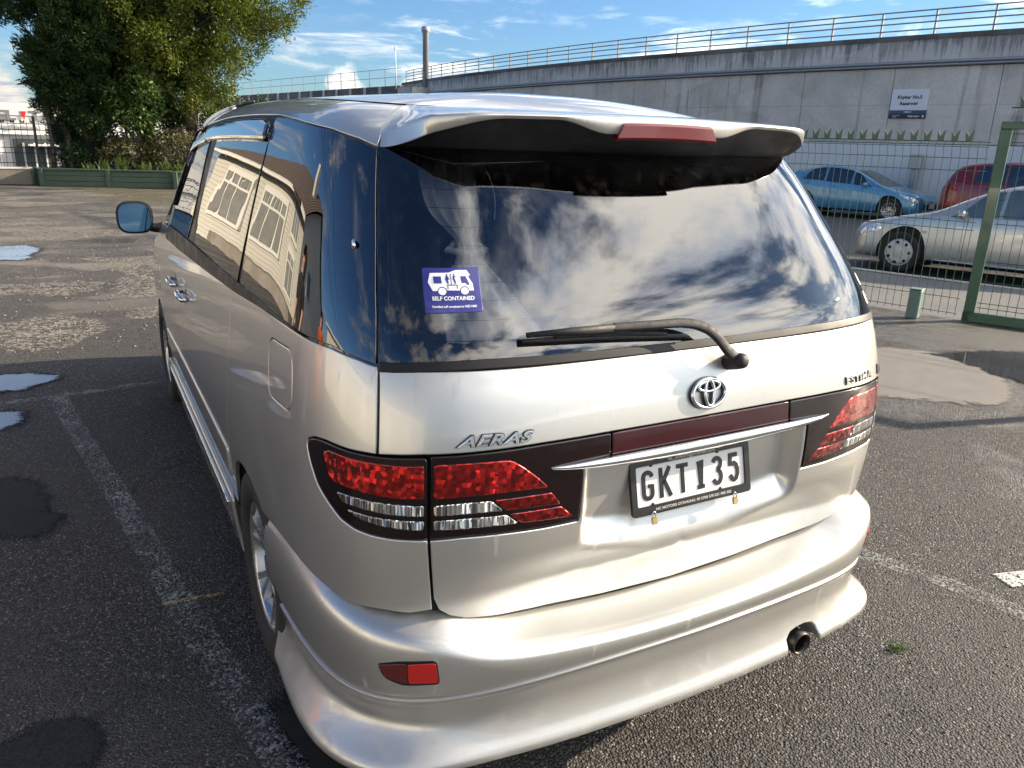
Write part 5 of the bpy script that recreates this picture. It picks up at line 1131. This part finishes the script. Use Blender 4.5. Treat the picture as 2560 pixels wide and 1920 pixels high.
def limb(g, a, b, r0, r1, rs, n=6, wob=.12):
    a, b = np.array(a, float), np.array(b, float); P = [a + (b-a)*t + (rs.normal(0, wob, 3)*np.linalg.norm(b-a)*.35*math.sin(t*math.pi) if 0 < t < 1 else 0) for t in np.linspace(0, 1, n)]
    g.tube([tuple(p) for p in P], list(np.linspace(r0, r1, n)), 8)
def tree(label, base, rfun, z0, z1, nclump, n_each, leaf, seed, ln, wd, spread, trunk=.2, lean=(0, 0), droop=0., fan=.9, holes=.45, yk=1.):
    rs = np.random.default_rng(seed); t_ = empty('tree', (base[0], base[1], 0), 0, label, 'tree', 'trees behind the planter'); g = Geo()
    H_ = z1 - z0; top = (lean[0], lean[1], z0 + H_*.8); zb_ = base[2]
    limb(g, (0, 0, zb_), top, trunk, trunk*.22, rs, 9, .04)
    # clump centres on the shell of a set of sub-crowns
    C_ = []; D_ = []; nb = 26; subs = []
    for k in range(nb):
        z = z0 + H_*(k + .5)/nb; r = rfun(z); a = k*2.4 + rs.uniform(-.4, .4); q = rs.uniform(.35, .9)
        cx, cy = lean[0]*(z/z1) + r*q*math.cos(a), lean[1]*(z/z1) + r*q*math.sin(a)*yk; subs.append((cx, cy, z, max(.35, r*rs.uniform(.38, .6))))
        limb(g, (lean[0]*(z/z1)*.9, lean[1]*(z/z1)*.9, max(zb_, z - H_*.10)), (cx, cy, z), trunk*.30, trunk*.07, rs, 5)
    g.out('trunk', 'bark', t_, True)
    w_ = np.array([s[3]**2 for s in subs]); w_ /= w_.sum()
    for i in rs.choice(nb, nclump, p=w_):
        cx, cy, z, r = subs[i]; v = rs.normal(0, 1, 3); v /= np.linalg.norm(v); rr_ = r*rs.uniform(.55, 1.08); p = np.array([cx, cy, z]) + v*rr_*np.array([1, yk, .8])
        lim = rfun(p[2])*1.12 + .05; hx = math.hypot(p[0] - lean[0]*(p[2]/z1), (p[1] - lean[1]*(p[2]/z1))/yk)
        if hx > lim or p[2] < z0*.85: continue
        hole = math.sin(p[0]*2.3 + seed)*math.sin(p[1]*1.9 + p[2]*1.7)*math.sin(p[2]*2.6 + seed*2)
        if hole > holes: continue
        out_ = np.array([p[0] - lean[0]*.7, (p[1] - lean[1]*.7), .25*H_*.3]); out_ /= np.linalg.norm(out_); C_.append(p); D_.append(out_*.7 + v*.3)
    V, F = leaf_soup(np.array(C_), np.array(D_), n_each, spread, ln, wd, rs, droop, fan)
    fast_mesh('crown', V, F, leaf, t_); return t_
tree('dark conifer-like tree on the left of the planter with bottlebrush tips', (-.75, 26.9, .45), lambda z: np.interp(z, [.9, 1.6, 3, 5, 7, 9], [.5, 1.25, 1.75, 1.9, 1.6, .7]), 1.0, 9.2, 3300, 46, 'leaf_dark', 11, .17, .019, .07, .17, (.0, .1), -.2, .55)
tree('tall dark evergreen tree in the middle of the group', (.95, 27.6, .45), lambda z: np.interp(z, [1.4, 2.5, 4, 6, 8, 10], [.9, 1.5, 2.1, 2.4, 2.2, 1.0]), 1.7, 10.2, 3300, 38, 'leaf_dark', 5, .14, .026, .12, .24, (.2, 0), .2, .9, .42)
tree('golden green spreading tree on the right, its crown catching the sun', (2.25, 26.6, .45), lambda z: np.interp(z, [1.4, 2.2, 3.0, 4.3, 5.6, 7.5, 10], [.7, 1.0, 1.35, 2.4, 3.2, 3.4, 1.4]), 1.5, 10.4, 5400, 40, 'leaf_gold', 23, .13, .018, .10, .21, (.25, -.1), -.1, .8, .50)
tree('small broadleaf tree with bright green leaves between the trunks', (.55, 26.2, .45), lambda z: np.interp(z, [1.6, 2.2, 3.0, 3.6], [.35, .75, .75, .3]), 1.7, 3.6, 260, 26, 'leaf_green', 31, .14, .034, .11, .07, (.15, 0), .4, .9, .5)
def bush(label, x, y, rx, ry, h, n, leaf, seed, ln=.10, wd=.022, z0=.42):
    rs = np.random.default_rng(seed); b_ = empty('shrub', (x, y, z0), 0, label, 'shrub', 'undergrowth in the planter'); g = Geo(); C_ = []; D_ = []
    for k in range(14): a = rs.uniform(0, 6.3); q = rs.uniform(.2, .9); limb(g, (rx*.2*math.cos(a), ry*.2*math.sin(a), 0), (rx*q*math.cos(a), ry*q*math.sin(a), h*rs.uniform(.6, 1.)), .018, .005, rs, 5)
    g.out('stems', 'bark', b_, True)
    for k in range(n):
        v = rs.normal(0, 1, 3); v /= np.linalg.norm(v); q = rs.uniform(.3, 1.)**.5; C_.append((v[0]*rx*q, v[1]*ry*q, h*.5 + v[2]*h*.5*q)); D_.append(v)
    V, F = leaf_soup(np.array(C_), np.array(D_), 16, .07, ln, wd, rs, .1, 1.0); fast_mesh('leaves', V, F, leaf, b_); return b_
bush('sunlit olive shrub under the golden tree', 1.65, 26.1, .85, .5, 1.25, 380, 'leaf_shrub', 3); bush('dry leafy shrub between the two left trunks', .35, 26.3, .8, .5, 1.0, 300, 'leaf_shrub', 4)
bush('dark low shrub at the right end of the planter, beside the van roof', 3.2, 26.6, .8, .6, 2.1, 380, 'leaf_dark', 6); bush('dark shrub at the left foot of the conifer', -1.15, 26.6, .45, .4, .8, 160, 'leaf_dark', 8)
bush('tall dark shrub far right behind the van', 4.6, 27.2, 1.0, .7, 2.4, 380, 'leaf_dark', 9)
def straps(label, x, y, n, r, h, leaf, seed, wd=.022, z0=.44, name='strap_leaf_plant', arch=.75):
    rs = np.random.default_rng(seed); s_ = empty(name, (x, y, z0), 0, label, 'plant', 'strap-leaved plants along the planter'); V = []; F = []
    for k in range(n):
        a = rs.uniform(0, 6.3); l_ = h*rs.uniform(.7, 1.25); lean_ = rs.uniform(.25, 1.1)*arch; x0, y0 = rs.normal(0, r*.25, 2); p = np.array([x0, y0, 0.]); up_ = math.pi/2 - .15; n0 = len(V); m_ = 6
        for i in range(m_):
            t = i/(m_-1); w_ = wd*(1 - t)**.6; V += [(p[0] - w_*math.sin(a), p[1] + w_*math.cos(a), p[2]), (p[0] + w_*math.sin(a), p[1] - w_*math.cos(a), p[2])]
            an = up_ - t*lean_*2.0; p = p + np.array([math.cos(a)*math.cos(an), math.sin(a)*math.cos(an), math.sin(an)])*l_/m_
        F += [(n0+2*i, n0+2*i+1, n0+2*i+3, n0+2*i+2) for i in range(m_-1)]
    mesh('leaves', V, F, leaf, s_); return s_
for k, (x, y) in enumerate(((-.85, 25.75), (-.35, 25.6), (.12, 25.4), (.6, 25.3), (1.05, 25.1), (1.5, 24.95), (2.1, 24.8), (2.8, 24.7))):
    straps(['bright strap-leaved clump nearest the left end of the planter', 'second strap-leaved clump from the left in the planter', 'third strap-leaved clump from the left in the planter', 'strap-leaved clump in the middle of the planter', 'strap-leaved clump just left of the van mirror pillar', 'strap-leaved clump at the planter corner post', 'strap-leaved clump half hidden by the van', 'strap-leaved clump hidden deepest behind the van'][k], x + .12*math.sin(k*5.1), y, 22 + (k*37) % 17, .35, .36 + .05*((k*7) % 5), 'leaf_strap', 40 + k)
cy = straps('spiky cabbage tree with long pointed leaves at the left edge of the trees', -1.75, 26.5, 120, .1, .85, 'leaf_spiky', 70, .022, 2.05, 'cabbage_tree', .8); tag(cy, None, 'tree'); Geo().tube([(0, 0, -1.6), (.03, 0, -.8), (0, 0, .05)], [.07, .055, .05], 8).out('trunk', 'bark', cy, True)
cy2 = straps('lower spiky cabbage tree head beside the dark conifer trunk', -1.30, 26.4, 110, .1, .75, 'leaf_spiky', 71, .02, 1.25, 'cabbage_tree', 1.0); tag(cy2, None, 'tree'); Geo().tube([(0, 0, -.8), (.02, 0, -.3), (0, 0, .05)], [.07, .055, .05], 8).out('trunk', 'bark', cy2, True)
# ------------------------------------------------------------------ cars across the fence
def mk_carpaint(name, col, metal=.4): plain(name, col, .32, metal, 1., var=.04, scale=2)
mk_carpaint('paint_blue', (.075, .27, .44)); mk_carpaint('paint_silver', (.50, .49, .46), .6); mk_carpaint('paint_red', (.22, .012, .018))
mk_lens('headlamp', (.45, .46, .47), (.85, .86, .86), 30, .5, .15, (1, 1, 1), .5); plain('hubcap', (.55, .53, .50), .4, .5, var=.15, scale=20); mk_glass('car_glass', (.30, .33, .32), 1.6, 0, .03)
def make_car(name, label, loc, rz, paint, L_, lk, w, zb, zr, gw, axle, wr_, side_win, screen, rear, lampf, lampr=None, spokes=10, glass='car_glass', trimz=.22, rimmat='alloy', hub=False, z0=.20):
    """lk: stations along the length (0 = nose); zb waist, zr roof/bonnet line, gw roof half-width"""
    car = empty(name, loc, rz, label, 'car', 'cars parked across the fence')
    fw_, fb, fr_, fg = (spline(lk, q) for q in (w, zb, zr, gw))
    vk = np.array([0, .12, .35, .75, 1.0, 1.12, 1.62, 1.84, 2.0])
    def F(l, v, off=0., side=1):
        l = np.asarray(l, float)*side; v = np.asarray(v, float); l, v = np.broadcast_arrays(l, v)
        W, B, T, G = fw_(l), fb(l), fr_(l), fg(l); B = np.minimum(B, T - .02)
        xs = np.stack([W*.90, W*.975, W*1., W*.985, W*.955, W*.93, G + (W*.93 - G)*.12, G*.78, G*0], -1)
        zs = np.stack([0*W + z0, 0*W + z0 + .06, z0 + (B - z0)*.38, z0 + (B - z0)*.80, B, B + (T - B)*.10, B + (T - B)*.86, T - (T - B)*.035, T], -1)
        i = np.clip(np.searchsorted(vk, v, side='right') - 1, 0, len(vk)-2); t = (v - vk[i])/(vk[i+1] - vk[i])
        def cr(A):
            p1 = np.take_along_axis(A, i[..., None], -1)[..., 0]; p2 = np.take_along_axis(A, i[..., None]+1, -1)[..., 0]; p0 = np.take_along_axis(A, np.maximum(i-1, 0)[..., None], -1)[..., 0]; p3 = np.take_along_axis(A, np.minimum(i+2, len(vk)-1)[..., None], -1)[..., 0]
            m1 = np.where(i > 0, (p2-p0)*.5, (p2-p1)); m2 = np.where(i < len(vk)-2, (p3-p1)*.5, (p2-p1)); k = .75
            return (2*t**3-3*t**2+1)*p1 + (t**3-2*t**2+t)*m1*k + (-2*t**3+3*t**2)*p2 + (t**3-t**2)*m2*k
        P = np.stack([side*np.maximum(cr(xs), 0), l, cr(zs)], -1)
        if np.any(off): P = P + np.asarray(off)[..., None]*Nrm(lambda a, b: F(a, b, 0., side), l*side, v)
        return P
    FR = lambda s, v, off=0.: F(s, v, off, 1); FL = lambda s, v, off=0.: F(s, v, off, -1)
    ls = np.concatenate([np.linspace(0, .3, 9), np.linspace(.3, L_ - .3, 70)[1:], np.linspace(L_ - .3, L_, 9)[1:]]); vs = np.concatenate([np.linspace(0, 2, 41)])
    A, B = np.meshgrid(ls, vs, indexing='ij'); g = Geo(); m_ = len(vs)
    PR = F(A, B, 0., 1).reshape(-1, 3); PL = F(-A, B, 0., -1).reshape(-1, 3)
    q = [(i*m_+j, (i+1)*m_+j, (i+1)*m_+j+1, i*m_+j+1) for i in range(len(ls)-1) for j in range(m_-1)]
    g.add(PR, q); g.add(PL, [f[::-1] for f in q]); nr = len(PR)
    g.F.append(tuple(range(m_-1, -1, -1)) + tuple(nr + j for j in range(m_))); e = (len(ls)-1)*m_; g.F.append(tuple(e + j for j in range(m_)) + tuple(nr + e + j for j in range(m_-1, -1, -1)))
    bd = g.out('body', paint, car, True); autosmooth(bd, 50)
    for side, FF, mf in ((1, FR, False), (-1, FL, True)):
        for poly in side_win: patch('window', FF, rnd_poly(poly, .05, 3), glass, car, off=.004, step=.07, edge=.004, drop=.003, flange=.004, mirror=mf)
        cx0 = min(p[0] for poly in side_win for p in poly); cx1 = max(p[0] for poly in side_win for p in poly)
        for cx in axle:
            arch = [(cx + (wr_ + .055)*math.cos(a), max(.001, ((z0 + 0) * 0) + (wr_ + (wr_ + .06)*math.sin(a) - z0)/(float(fb(cx)) - z0))) for a in np.linspace(0, math.pi, 15)]
            arch = [(cx + wr_ + .055, .004)] + arch + [(cx - wr_ - .055, .004)]
            patch('wheel_arch', FF, arch, 'liner_black', car, off=.003, step=.06, edge=.003, drop=.001, flange=.004, mirror=mf)
        patch('sill', FF, [(axle[0] + wr_ + .08, .005), (axle[1] - wr_ - .08, .005), (axle[1] - wr_ - .08, .10), (axle[0] + wr_ + .08, .10)], 'black_trim', car, off=.006, step=.08, mirror=mf)
        patch('headlight', FF, rnd_poly(lampf, .03, 3), 'headlamp', car, off=.004, step=.05, flange=.003, mirror=mf)
        if lampr: patch('tail_lamp', FF, rnd_poly(lampr, .03, 3), 'lamp_red_deep', car, off=.004, step=.05, flange=.003, mirror=mf)
        patch('windscreen', FF, screen, glass, car, off=.004, step=.06, edge=.003, drop=.002, flange=.003, mirror=mf)
        if rear: patch('rear_window', FF, rear, glass, car, off=.004, step=.06, edge=.003, drop=.002, flange=.003, mirror=mf)
        mx = (cx0 + .22); P = F(side*mx, 1.10, 0., side)
        mo = Geo().box((P[0] + side*.09, P[1] - .02, P[2] + .05), (.19, .13, .12), bev=.04).out('door_mirror', paint, car)
        for hx in (cx0 + 1.12, cx0 + 1.95):
            if hx < cx1 + .2:
                P = F(side*hx, .86, .012, side); Geo().box(tuple(P), (.03, .17, .028), bev=.01).out('door_handle', paint if not hub else 'chrome', car)
        # door shut lines
        for sx_ in (cx0 + .28, cx0 + 1.22, cx0 + 2.1):
            if axle[0] + wr_ < sx_ < axle[1] - wr_*.2: Geo().tube([tuple(F(side*sx_, v, .0015, side)) for v in np.linspace(.12, 1.02, 12)], .004, 4).out('door_gap', 'liner_black', car)
        for cx in axle:
            wh = wheel('wheel', side*(float(fw_(cx)) - .055), cx, wr_, wr_, .19, side, car, spokes, wr_*.66, rimmat)
            if hub: Geo().lathe([(0, side*.088), (wr_*.2, side*.090), (wr_*.45, side*.078), (wr_*.6, side*.088), (wr_*.64, side*.07)], 28).out('hubcap', 'hubcap', wh, True); [Geo().lathe([(0, side*.0915), (wr_*.075, side*.0905), (wr_*.08, side*.08)], 10, 'x', (0, wr_*.5*math.cos(q), wr_*.5*math.sin(q))).out('hubcap_slot', 'liner_black', wh) for q in np.linspace(0, 2*math.pi, 8)[:-1]]
    return car, F
def park(thw, rw, wy, half, flip):
    """place a car so that its front wheel stands on the street at polar (rw, thw)"""
    rz = thw + (math.pi if flip else 0); x, y, _ = pol(rw, thw); sx = half if flip else -half
    cs, sn = math.cos(rz), math.sin(rz); return (x - (cs*sx - sn*wy), y - (sn*sx + cs*wy), -.2), rz
thb = math.atan2(CCY - 13.3, CCX - 18.8); rb = math.hypot(CCX - 18.8, CCY - 13.3)
loc, rz = park(thb, rb, .80, .84, False)
lkB = [0, .12, .35, .75, 1.10, 1.55, 2.0, 2.6, 3.2, 3.7, 3.92, 4.0]
blue, FB = make_car('hatchback', 'light blue hatchback parked by the reservoir wall, seen through the fence', loc, rz, 'paint_blue', 4.0, lkB, [.52, .68, .78, .835, .845, .845, .845, .845, .83, .78, .72, .66],
    [.55, .68, .74, .80, .85, .90, .93, .96, 1.0, 1.02, 1.0, .90], [.58, .72, .80, .87, .96, 1.18, 1.37, 1.445, 1.40, 1.28, 1.15, .95], [.45, .58, .66, .70, .70, .64, .58, .56, .54, .52, .50, .46], (.80, 3.35), .31,
    [[(1.35, 1.10), (1.75, 1.62), (1.95, 1.64), (1.95, 1.10)], [(2.0, 1.10), (2.0, 1.64), (2.75, 1.64), (2.75, 1.10)], [(2.80, 1.10), (2.80, 1.64), (3.25, 1.60), (3.5, 1.20), (3.4, 1.10)]],
    [(1.02, 1.70), (1.02, 2.0), (1.92, 2.0), (1.92, 1.78)], [(3.3, 1.75), (3.3, 2.0), (3.85, 2.0), (3.85, 1.75)], [(.10, .80), (.62, 1.0), (.60, .90), (.22, .62), (.10, .62)], None, 10, 'side_glass')
ths_ = math.atan2(CCY - 6.8, CCX - 10.3); rs_ = math.hypot(CCX - 10.3, CCY - 6.8)
loc, rz = park(ths_, rs_, .86, .86, True)
lkS = [0, .12, .35, .8, 1.2, 1.6, 2.1, 2.7, 3.3, 3.8, 4.2, 4.45, 4.55]
silv, FS = make_car('sedan', 'silver sedan with dull hubcaps parked at the near kerb behind the gate', loc, rz, 'paint_silver', 4.55, lkS, [.52, .70, .79, .85, .86, .86, .86, .86, .86, .84, .80, .72, .62],
    [.55, .66, .74, .84, .90, .92, .93, .94, .95, .97, .97, .93, .80], [.58, .70, .79, .90, .985, 1.18, 1.40, 1.455, 1.42, 1.25, 1.06, 1.0, .85], [.45, .60, .68, .72, .72, .66, .58, .56, .56, .56, .62, .62, .5], (.86, 3.45), .325,
    [[(1.48, 1.10), (1.9, 1.62), (2.15, 1.64), (2.15, 1.10)], [(2.2, 1.10), (2.2, 1.64), (2.95, 1.64), (2.95, 1.10)], [(3.0, 1.10), (3.0, 1.64), (3.45, 1.60), (3.85, 1.12)]],
    [(1.22, 1.70), (1.22, 2.0), (2.02, 2.0), (2.02, 1.78)], [(3.42, 1.75), (3.42, 2.0), (4.05, 2.0), (4.05, 1.75)], [(.09, .80), (.52, 1.02), (.50, .70), (.09, .62)], None, 7, 'clear_glass', hub=True)
thr = thb + .0365; loc, rz = park(thb + .050, rb + .4, .90, .92, False)
lkR = [0, .12, .4, .85, 1.2, 1.7, 2.2, 2.8, 3.5, 4.1, 4.45, 4.6]
red, FRD = make_car('sports_utility_vehicle', 'dark red sports utility vehicle with black arches parked beyond the silver sedan', loc, rz, 'paint_red', 4.6, lkR, [.6, .76, .86, .91, .92, .92, .92, .92, .91, .88, .82, .74],
    [.7, .86, .94, .99, 1.02, 1.06, 1.08, 1.10, 1.12, 1.13, 1.12, 1.0], [.74, .90, .99, 1.05, 1.15, 1.45, 1.66, 1.72, 1.70, 1.62, 1.38, 1.1], [.5, .66, .74, .76, .74, .68, .64, .62, .61, .58, .54, .5], (.90, 3.6), .36,
    [[(1.5, 1.10), (1.95, 1.62), (2.2, 1.64), (2.2, 1.10)], [(2.25, 1.10), (2.25, 1.64), (3.1, 1.64), (3.1, 1.10)], [(3.15, 1.10), (3.15, 1.64), (3.75, 1.58), (3.9, 1.2)]],
    [(1.2, 1.70), (1.2, 2.0), (2.1, 2.0), (2.1, 1.78)], [(4.05, 1.75), (4.05, 2.0), (4.45, 2.0), (4.45, 1.75)], [(.09, .80), (.52, 1.0), (.50, .78), (.09, .66)], [(4.2, .72), (4.5, .72), (4.5, .95), (4.15, .98)], 5, 'side_glass')
for cr, zz, w_ in ((blue, .42, .62), (red, .52, .7)):
    Geo().box((0, -.012, zz), (w_*1.5, .03, .16), bev=.02).out('grille', 'liner_black', cr); Geo().box((0, -.032, zz + .02), (.36, .012, .12), bev=.004).out('number_plate', 'plate_white', cr)
for sd in (1, -1):
    P = FS(sd*1.18, .62, .01, sd); Geo().box(tuple(P), (.012, .09, .035), bev=.004).out('side_indicator', 'headlamp', silv)
    Geo().tube([tuple(FS(sd*q, .13, .012, sd)) for q in np.linspace(1.35, 2.95, 10)], .010, 6).out('sill_trim', 'chrome', silv, True)
# meter box graffiti post by the wall
mb = empty('meter_post', pol(RW + .35, .277, -.2), .277, 'slim grey post with a small box standing against the painted wall', 'post')
Geo().box((0, 0, .7), (.16, .22, 1.4), bev=.01).out('post', 'galvanised', mb); Geo().box((-.03, 0, 1.62), (.22, .34, .42), bev=.02).out('box', 'galvanised', mb)

pc = empty('distant_car', (-.5, 50, -2.3), 0, 'roof of a blue car parked behind the low wall', 'car')
plain('car_navy', (.03, .06, .13), .3, .3, 1.)
g = Geo().prism([(-2.1, .35), (2.1, .35), (2.1, 1.0), (1.5, 1.2), (.9, 1.9), (.6, 1.98), (-1.0, 1.98), (-1.5, 1.85), (-2.1, 1.1)], -.85, .85, lambda a, b, h: (a, h, b)); g.out('body', 'car_navy', pc); Geo().prism([(.75, 1.35), (.55, 1.78), (-.95, 1.78), (-1.4, 1.35)], -.86, -.855, lambda a, b, h: (a, h, b)).out('window', 'side_glass', pc)
for x in (-1.3, 1.3): wheel('wheel', x, 0, .33, .33, 1.75, 1, pc, 5).rotation_euler.z = R_(90)
# ------------------------------------------------------------------ house to the left (outside the picture, mirrored in the van's side glass)
hs = empty('house', (-6.2, 12.6, 0), 0, 'cream weatherboard house with tiled roof left of the yard, mirrored in the van windows', 'house'); hs.rotation_euler.z = R_(-12.5)
HL, HD, HE = 11.0, 7.5, 3.35          # along local y, depth along -x, eave height
Geo().box((-HD/2, HL/2, HE/2), (HD, HL, HE)).out('wall', 'weatherboard', hs)
Geo().box((-HD/2, -.02, HE/2), (HD - .02, .06, HE)).out('end_wall', 'render_grey', hs)
g = Geo().add([(-HD, -.05, HE), (0, -.05, HE), (-HD/2, -.05, HE + 2.5), (-HD, .0, HE), (0, 0, HE), (-HD/2, 0, HE + 2.5)], [(0, 1, 2), (3, 5, 4)]); g.out('gable', 'render_grey', hs)
e = .45
rf = Geo().add([(e, -.4, HE - .15), (-HD - e, -.4, HE - .15), (-HD/2, -.4, HE + 2.75), (e, HL + e, HE - .15), (-HD - e, HL + e, HE - .15), (-HD/2, HL - 2.5, HE + 2.75)], [(0, 3, 5, 2), (1, 2, 5, 4), (3, 4, 5)]).out('roof', 'roof_tiles', hs)
Geo().box((.38, HL/2, HE - .2), (.12, HL + .9, .16)).out('gutter', 'house_trim', rf); Geo().box((-2.2, 1.2, HE + 2.4), (.7, .55, 2.0)).out('chimney', 'render_grey', rf)
def hwin(y, z, w_, h_, nx=2, top=True, x=.0):
    f = Geo().box((x + .03, y, z), (.10, w_ + .24, h_ + .24)).out('window', 'house_trim', hs)
    for k in range(nx):
        yy = y - w_/2 + (k + .5)*w_/nx; Geo().box((x + .085, yy, z - (.14*h_ if top else 0)), (.02, w_/nx - .10, h_*(.70 if top else .94))).out('pane', 'window_pane', f)
        if top:
            for q in range(3): Geo().box((x + .085, yy + (q - 1)*(w_/nx - .1)/3, z + h_*.36), (.02, (w_/nx - .16)/3 - .03, h_*.20)).out('pane', 'window_pane', f)
hwin(8.6, 1.85, 2.1, 1.6, 3); hwin(5.4, 1.85, 2.1, 1.6, 3); hwin(2.0, 1.05, 1.7, 1.3, 2); hwin(2.0, 2.65, 1.7, .9, 3, False)
f = Geo().box((-2.4, -.06, 2.3), (1.1, .08, 1.3)).out('window', 'house_trim', hs); Geo().box((-2.4, -.11, 2.3), (.85, .03, 1.05)).out('pane', 'side_glass', f)
Geo().box((.25, 2.0, 3.15), (.9, 2.2, .1)).out('awning', 'roof_tiles', hs)
# retaining kerb of the house garden
tag(Geo().box((-4.3, 15.5, .2), (.25, 12, .4)).out('garden_wall', 'yard_wall'), 'low garden wall in front of the weatherboard house', 'wall').rotation_euler.z = 0
# low cream garage row left of the van (outside the picture; mirrored along the flank and bumper corner)
ga = empty('garage', (-9.2, -1.5, 0), R_(3), 'low cream garage row left of the van, mirrored in its flank', 'garage')
Geo().box((-2.6, 0, 1.30), (5.2, 19, 2.6)).out('wall', 'house_trim', ga); Geo().box((-2.6, 0, 2.68), (5.7, 19.6, .14), bev=.03).out('roof', 'render_grey', ga)
for k in range(5):
    d_ = Geo().box((.03, -7.4 + k*3.7, 1.05), (.06, 2.5, 2.1)).out('garage_door', 'weatherboard', ga)
    for q in (-1.32, 1.32): Geo().box((.05, -7.4 + k*3.7 + q, 1.10), (.10, .12, 2.2)).out('door_post', 'render_grey', d_)
# ------------------------------------------------------------------ people mirrored in the quarter glass
plain('cloth_black', (.018, .016, .017), .9); plain('cloth_jeans', (.02, .022, .03), .9); plain('cloth_orange', (.42, .09, .025), .85); plain('hair_brown', (.07, .035, .018), .6, scale=40, var=.5)
def person(label, loc, rz, shirt, trousers, hair_len=.25, arms=.12):
    pr = empty('person', loc, rz, label, 'person')
    J = {'pel': (0, 0, .96), 'sp': (0, .01, 1.14), 'ch': (0, 0, 1.34), 'nk': (0, 0, 1.50), 'hd0': (0, -.01, 1.60), 'hd1': (0, -.015, 1.70),
         'sl': (-.18, 0, 1.43), 'el': (-.22, .02, 1.15), 'wl': (-.20, -.08, .92), 'sr': (.18, 0, 1.43), 'er': (.24, .03, 1.15), 'wr': (.20, -.09, .93),
         'hl': (-.09, 0, .92), 'kl': (-.10, -.02, .50), 'al': (-.11, .02, .09), 'tl': (-.13, -.14, .035), 'hr': (.09, 0, .92), 'kr': (.11, -.01, .50), 'ar': (.13, .02, .09), 'tr': (.15, -.14, .035),
         'pl': (-.195, -.105, .85), 'pr': (.195, -.115, .86)}
    rad = {'pel': .135, 'sp': .125, 'ch': .145, 'nk': .055, 'hd0': .075, 'hd1': .092, 'sl': .062, 'el': .045, 'wl': .032, 'sr': .062, 'er': .045, 'wr': .032, 'hl': .09, 'kl': .06, 'al': .042, 'tl': .035, 'hr': .09, 'kr': .06, 'ar': .042, 'tr': .035, 'pl': .032, 'pr': .032}
    E = [('pel', 'sp'), ('sp', 'ch'), ('ch', 'nk'), ('nk', 'hd0'), ('hd0', 'hd1'), ('ch', 'sl'), ('sl', 'el'), ('el', 'wl'), ('wl', 'pl'), ('ch', 'sr'), ('sr', 'er'), ('er', 'wr'), ('wr', 'pr'), ('pel', 'hl'), ('hl', 'kl'), ('kl', 'al'), ('al', 'tl'), ('pel', 'hr'), ('hr', 'kr'), ('kr', 'ar'), ('ar', 'tr')]
    for sd, b0 in (('l', -1), ('r', 1)):                      # five fingers on each hand
        px, py, pz = J['p' + sd]
        for q in range(5):
            n1, n2 = 'f%s%da' % (sd, q), 'f%s%db' % (sd, q); o = (q - 1.5)*.019
            if q < 4: J[n1] = (px, py + o - .01, pz - .055); J[n2] = (px - b0*.012, py + o - .015, pz - .095 + .006*abs(q - 1.3))
            else: J[n1] = (px - b0*.01, py - .045, pz - .015); J[n2] = (px - b0*.02, py - .055, pz - .05)
            rad[n1] = .010; rad[n2] = .008; E += [('p' + sd, n1), (n1, n2)]
    names = list(J); me = bpy.data.meshes.new('body'); me.from_pydata([J[n] for n in names], [(names.index(a), names.index(b)) for a, b in E], [])
    ob = bpy.data.objects.new('body', me); COL.objects.link(ob); md = ob.modifiers.new('s', 'SKIN'); md.use_smooth_shade = True
    for i, n in enumerate(names): me.skin_vertices[0].data[i].radius = (rad[n], rad[n]*(.72 if n in ('pel', 'sp', 'ch') else 1)); me.skin_vertices[0].data[i].use_root = n == 'pel'
    sb = ob.modifiers.new('ss', 'SUBSURF'); sb.levels = 2; sb.render_levels = 2
    bpy.context.view_layer.update(); m2 = bpy.data.meshes.new_from_object(ob.evaluated_get(bpy.context.evaluated_depsgraph_get())); bpy.data.objects.remove(ob)
    for mm in ('skin', shirt, trousers, 'black_trim'): m2.materials.append(MATS[mm])
    for p in m2.polygons:
        c = p.center; p.use_smooth = True
        p.material_index = 3 if c.z < .10 else 2 if (c.z < .97 and abs(c.x) < .19 and not (c.z < .97 and c.y < -.07 and c.z > .72)) else 1 if (c.z < 1.50 and (abs(c.x) < .165 or c.z > 1.18)) else 0
    body = link('body', m2, pr)
    g = Geo(); g.grid(lambda u, v: (.105*math.sin(u)*math.sin(v), .025 + .115*math.cos(u)*math.sin(v), 1.70 + .125*math.cos(v) - (hair_len*max(0, v - 1.4)/1.2 if v > 1.4 else 0)), list(np.linspace(-2.0, 2.0, 21)), list(np.linspace(.02, 2.6, 14))); g.out('hair', 'hair_brown', body, True)
    for s_ in (-1, 1): Geo().lathe([(0, -.006), (.010, -.003), (.011, .002)], 10, 'y', (s_*.033, -.098, 1.675)).out('eye', 'liner_black', body, True)
    Geo().prism([(-.012, 1.63), (.012, 1.63), (.006, 1.675), (-.006, 1.675)], -.122, -.09, lambda a, b, h: (a, h, b)).out('nose', 'skin', body, True); Geo().box((0, -.098, 1.605), (.045, .012, .009)).out('mouth', 'letter_red', body)
    return pr
person('person with long brown hair in black t-shirt and dark jeans, mirrored in the side glass', (-2.38, 3.62, 0), R_(80), 'cloth_black', 'cloth_jeans', .30)
person('person in orange clothing farther from the van, mirrored low in the side glass', (-3.9, 3.6, 0), R_(80), 'cloth_orange', 'cloth_orange', .12)
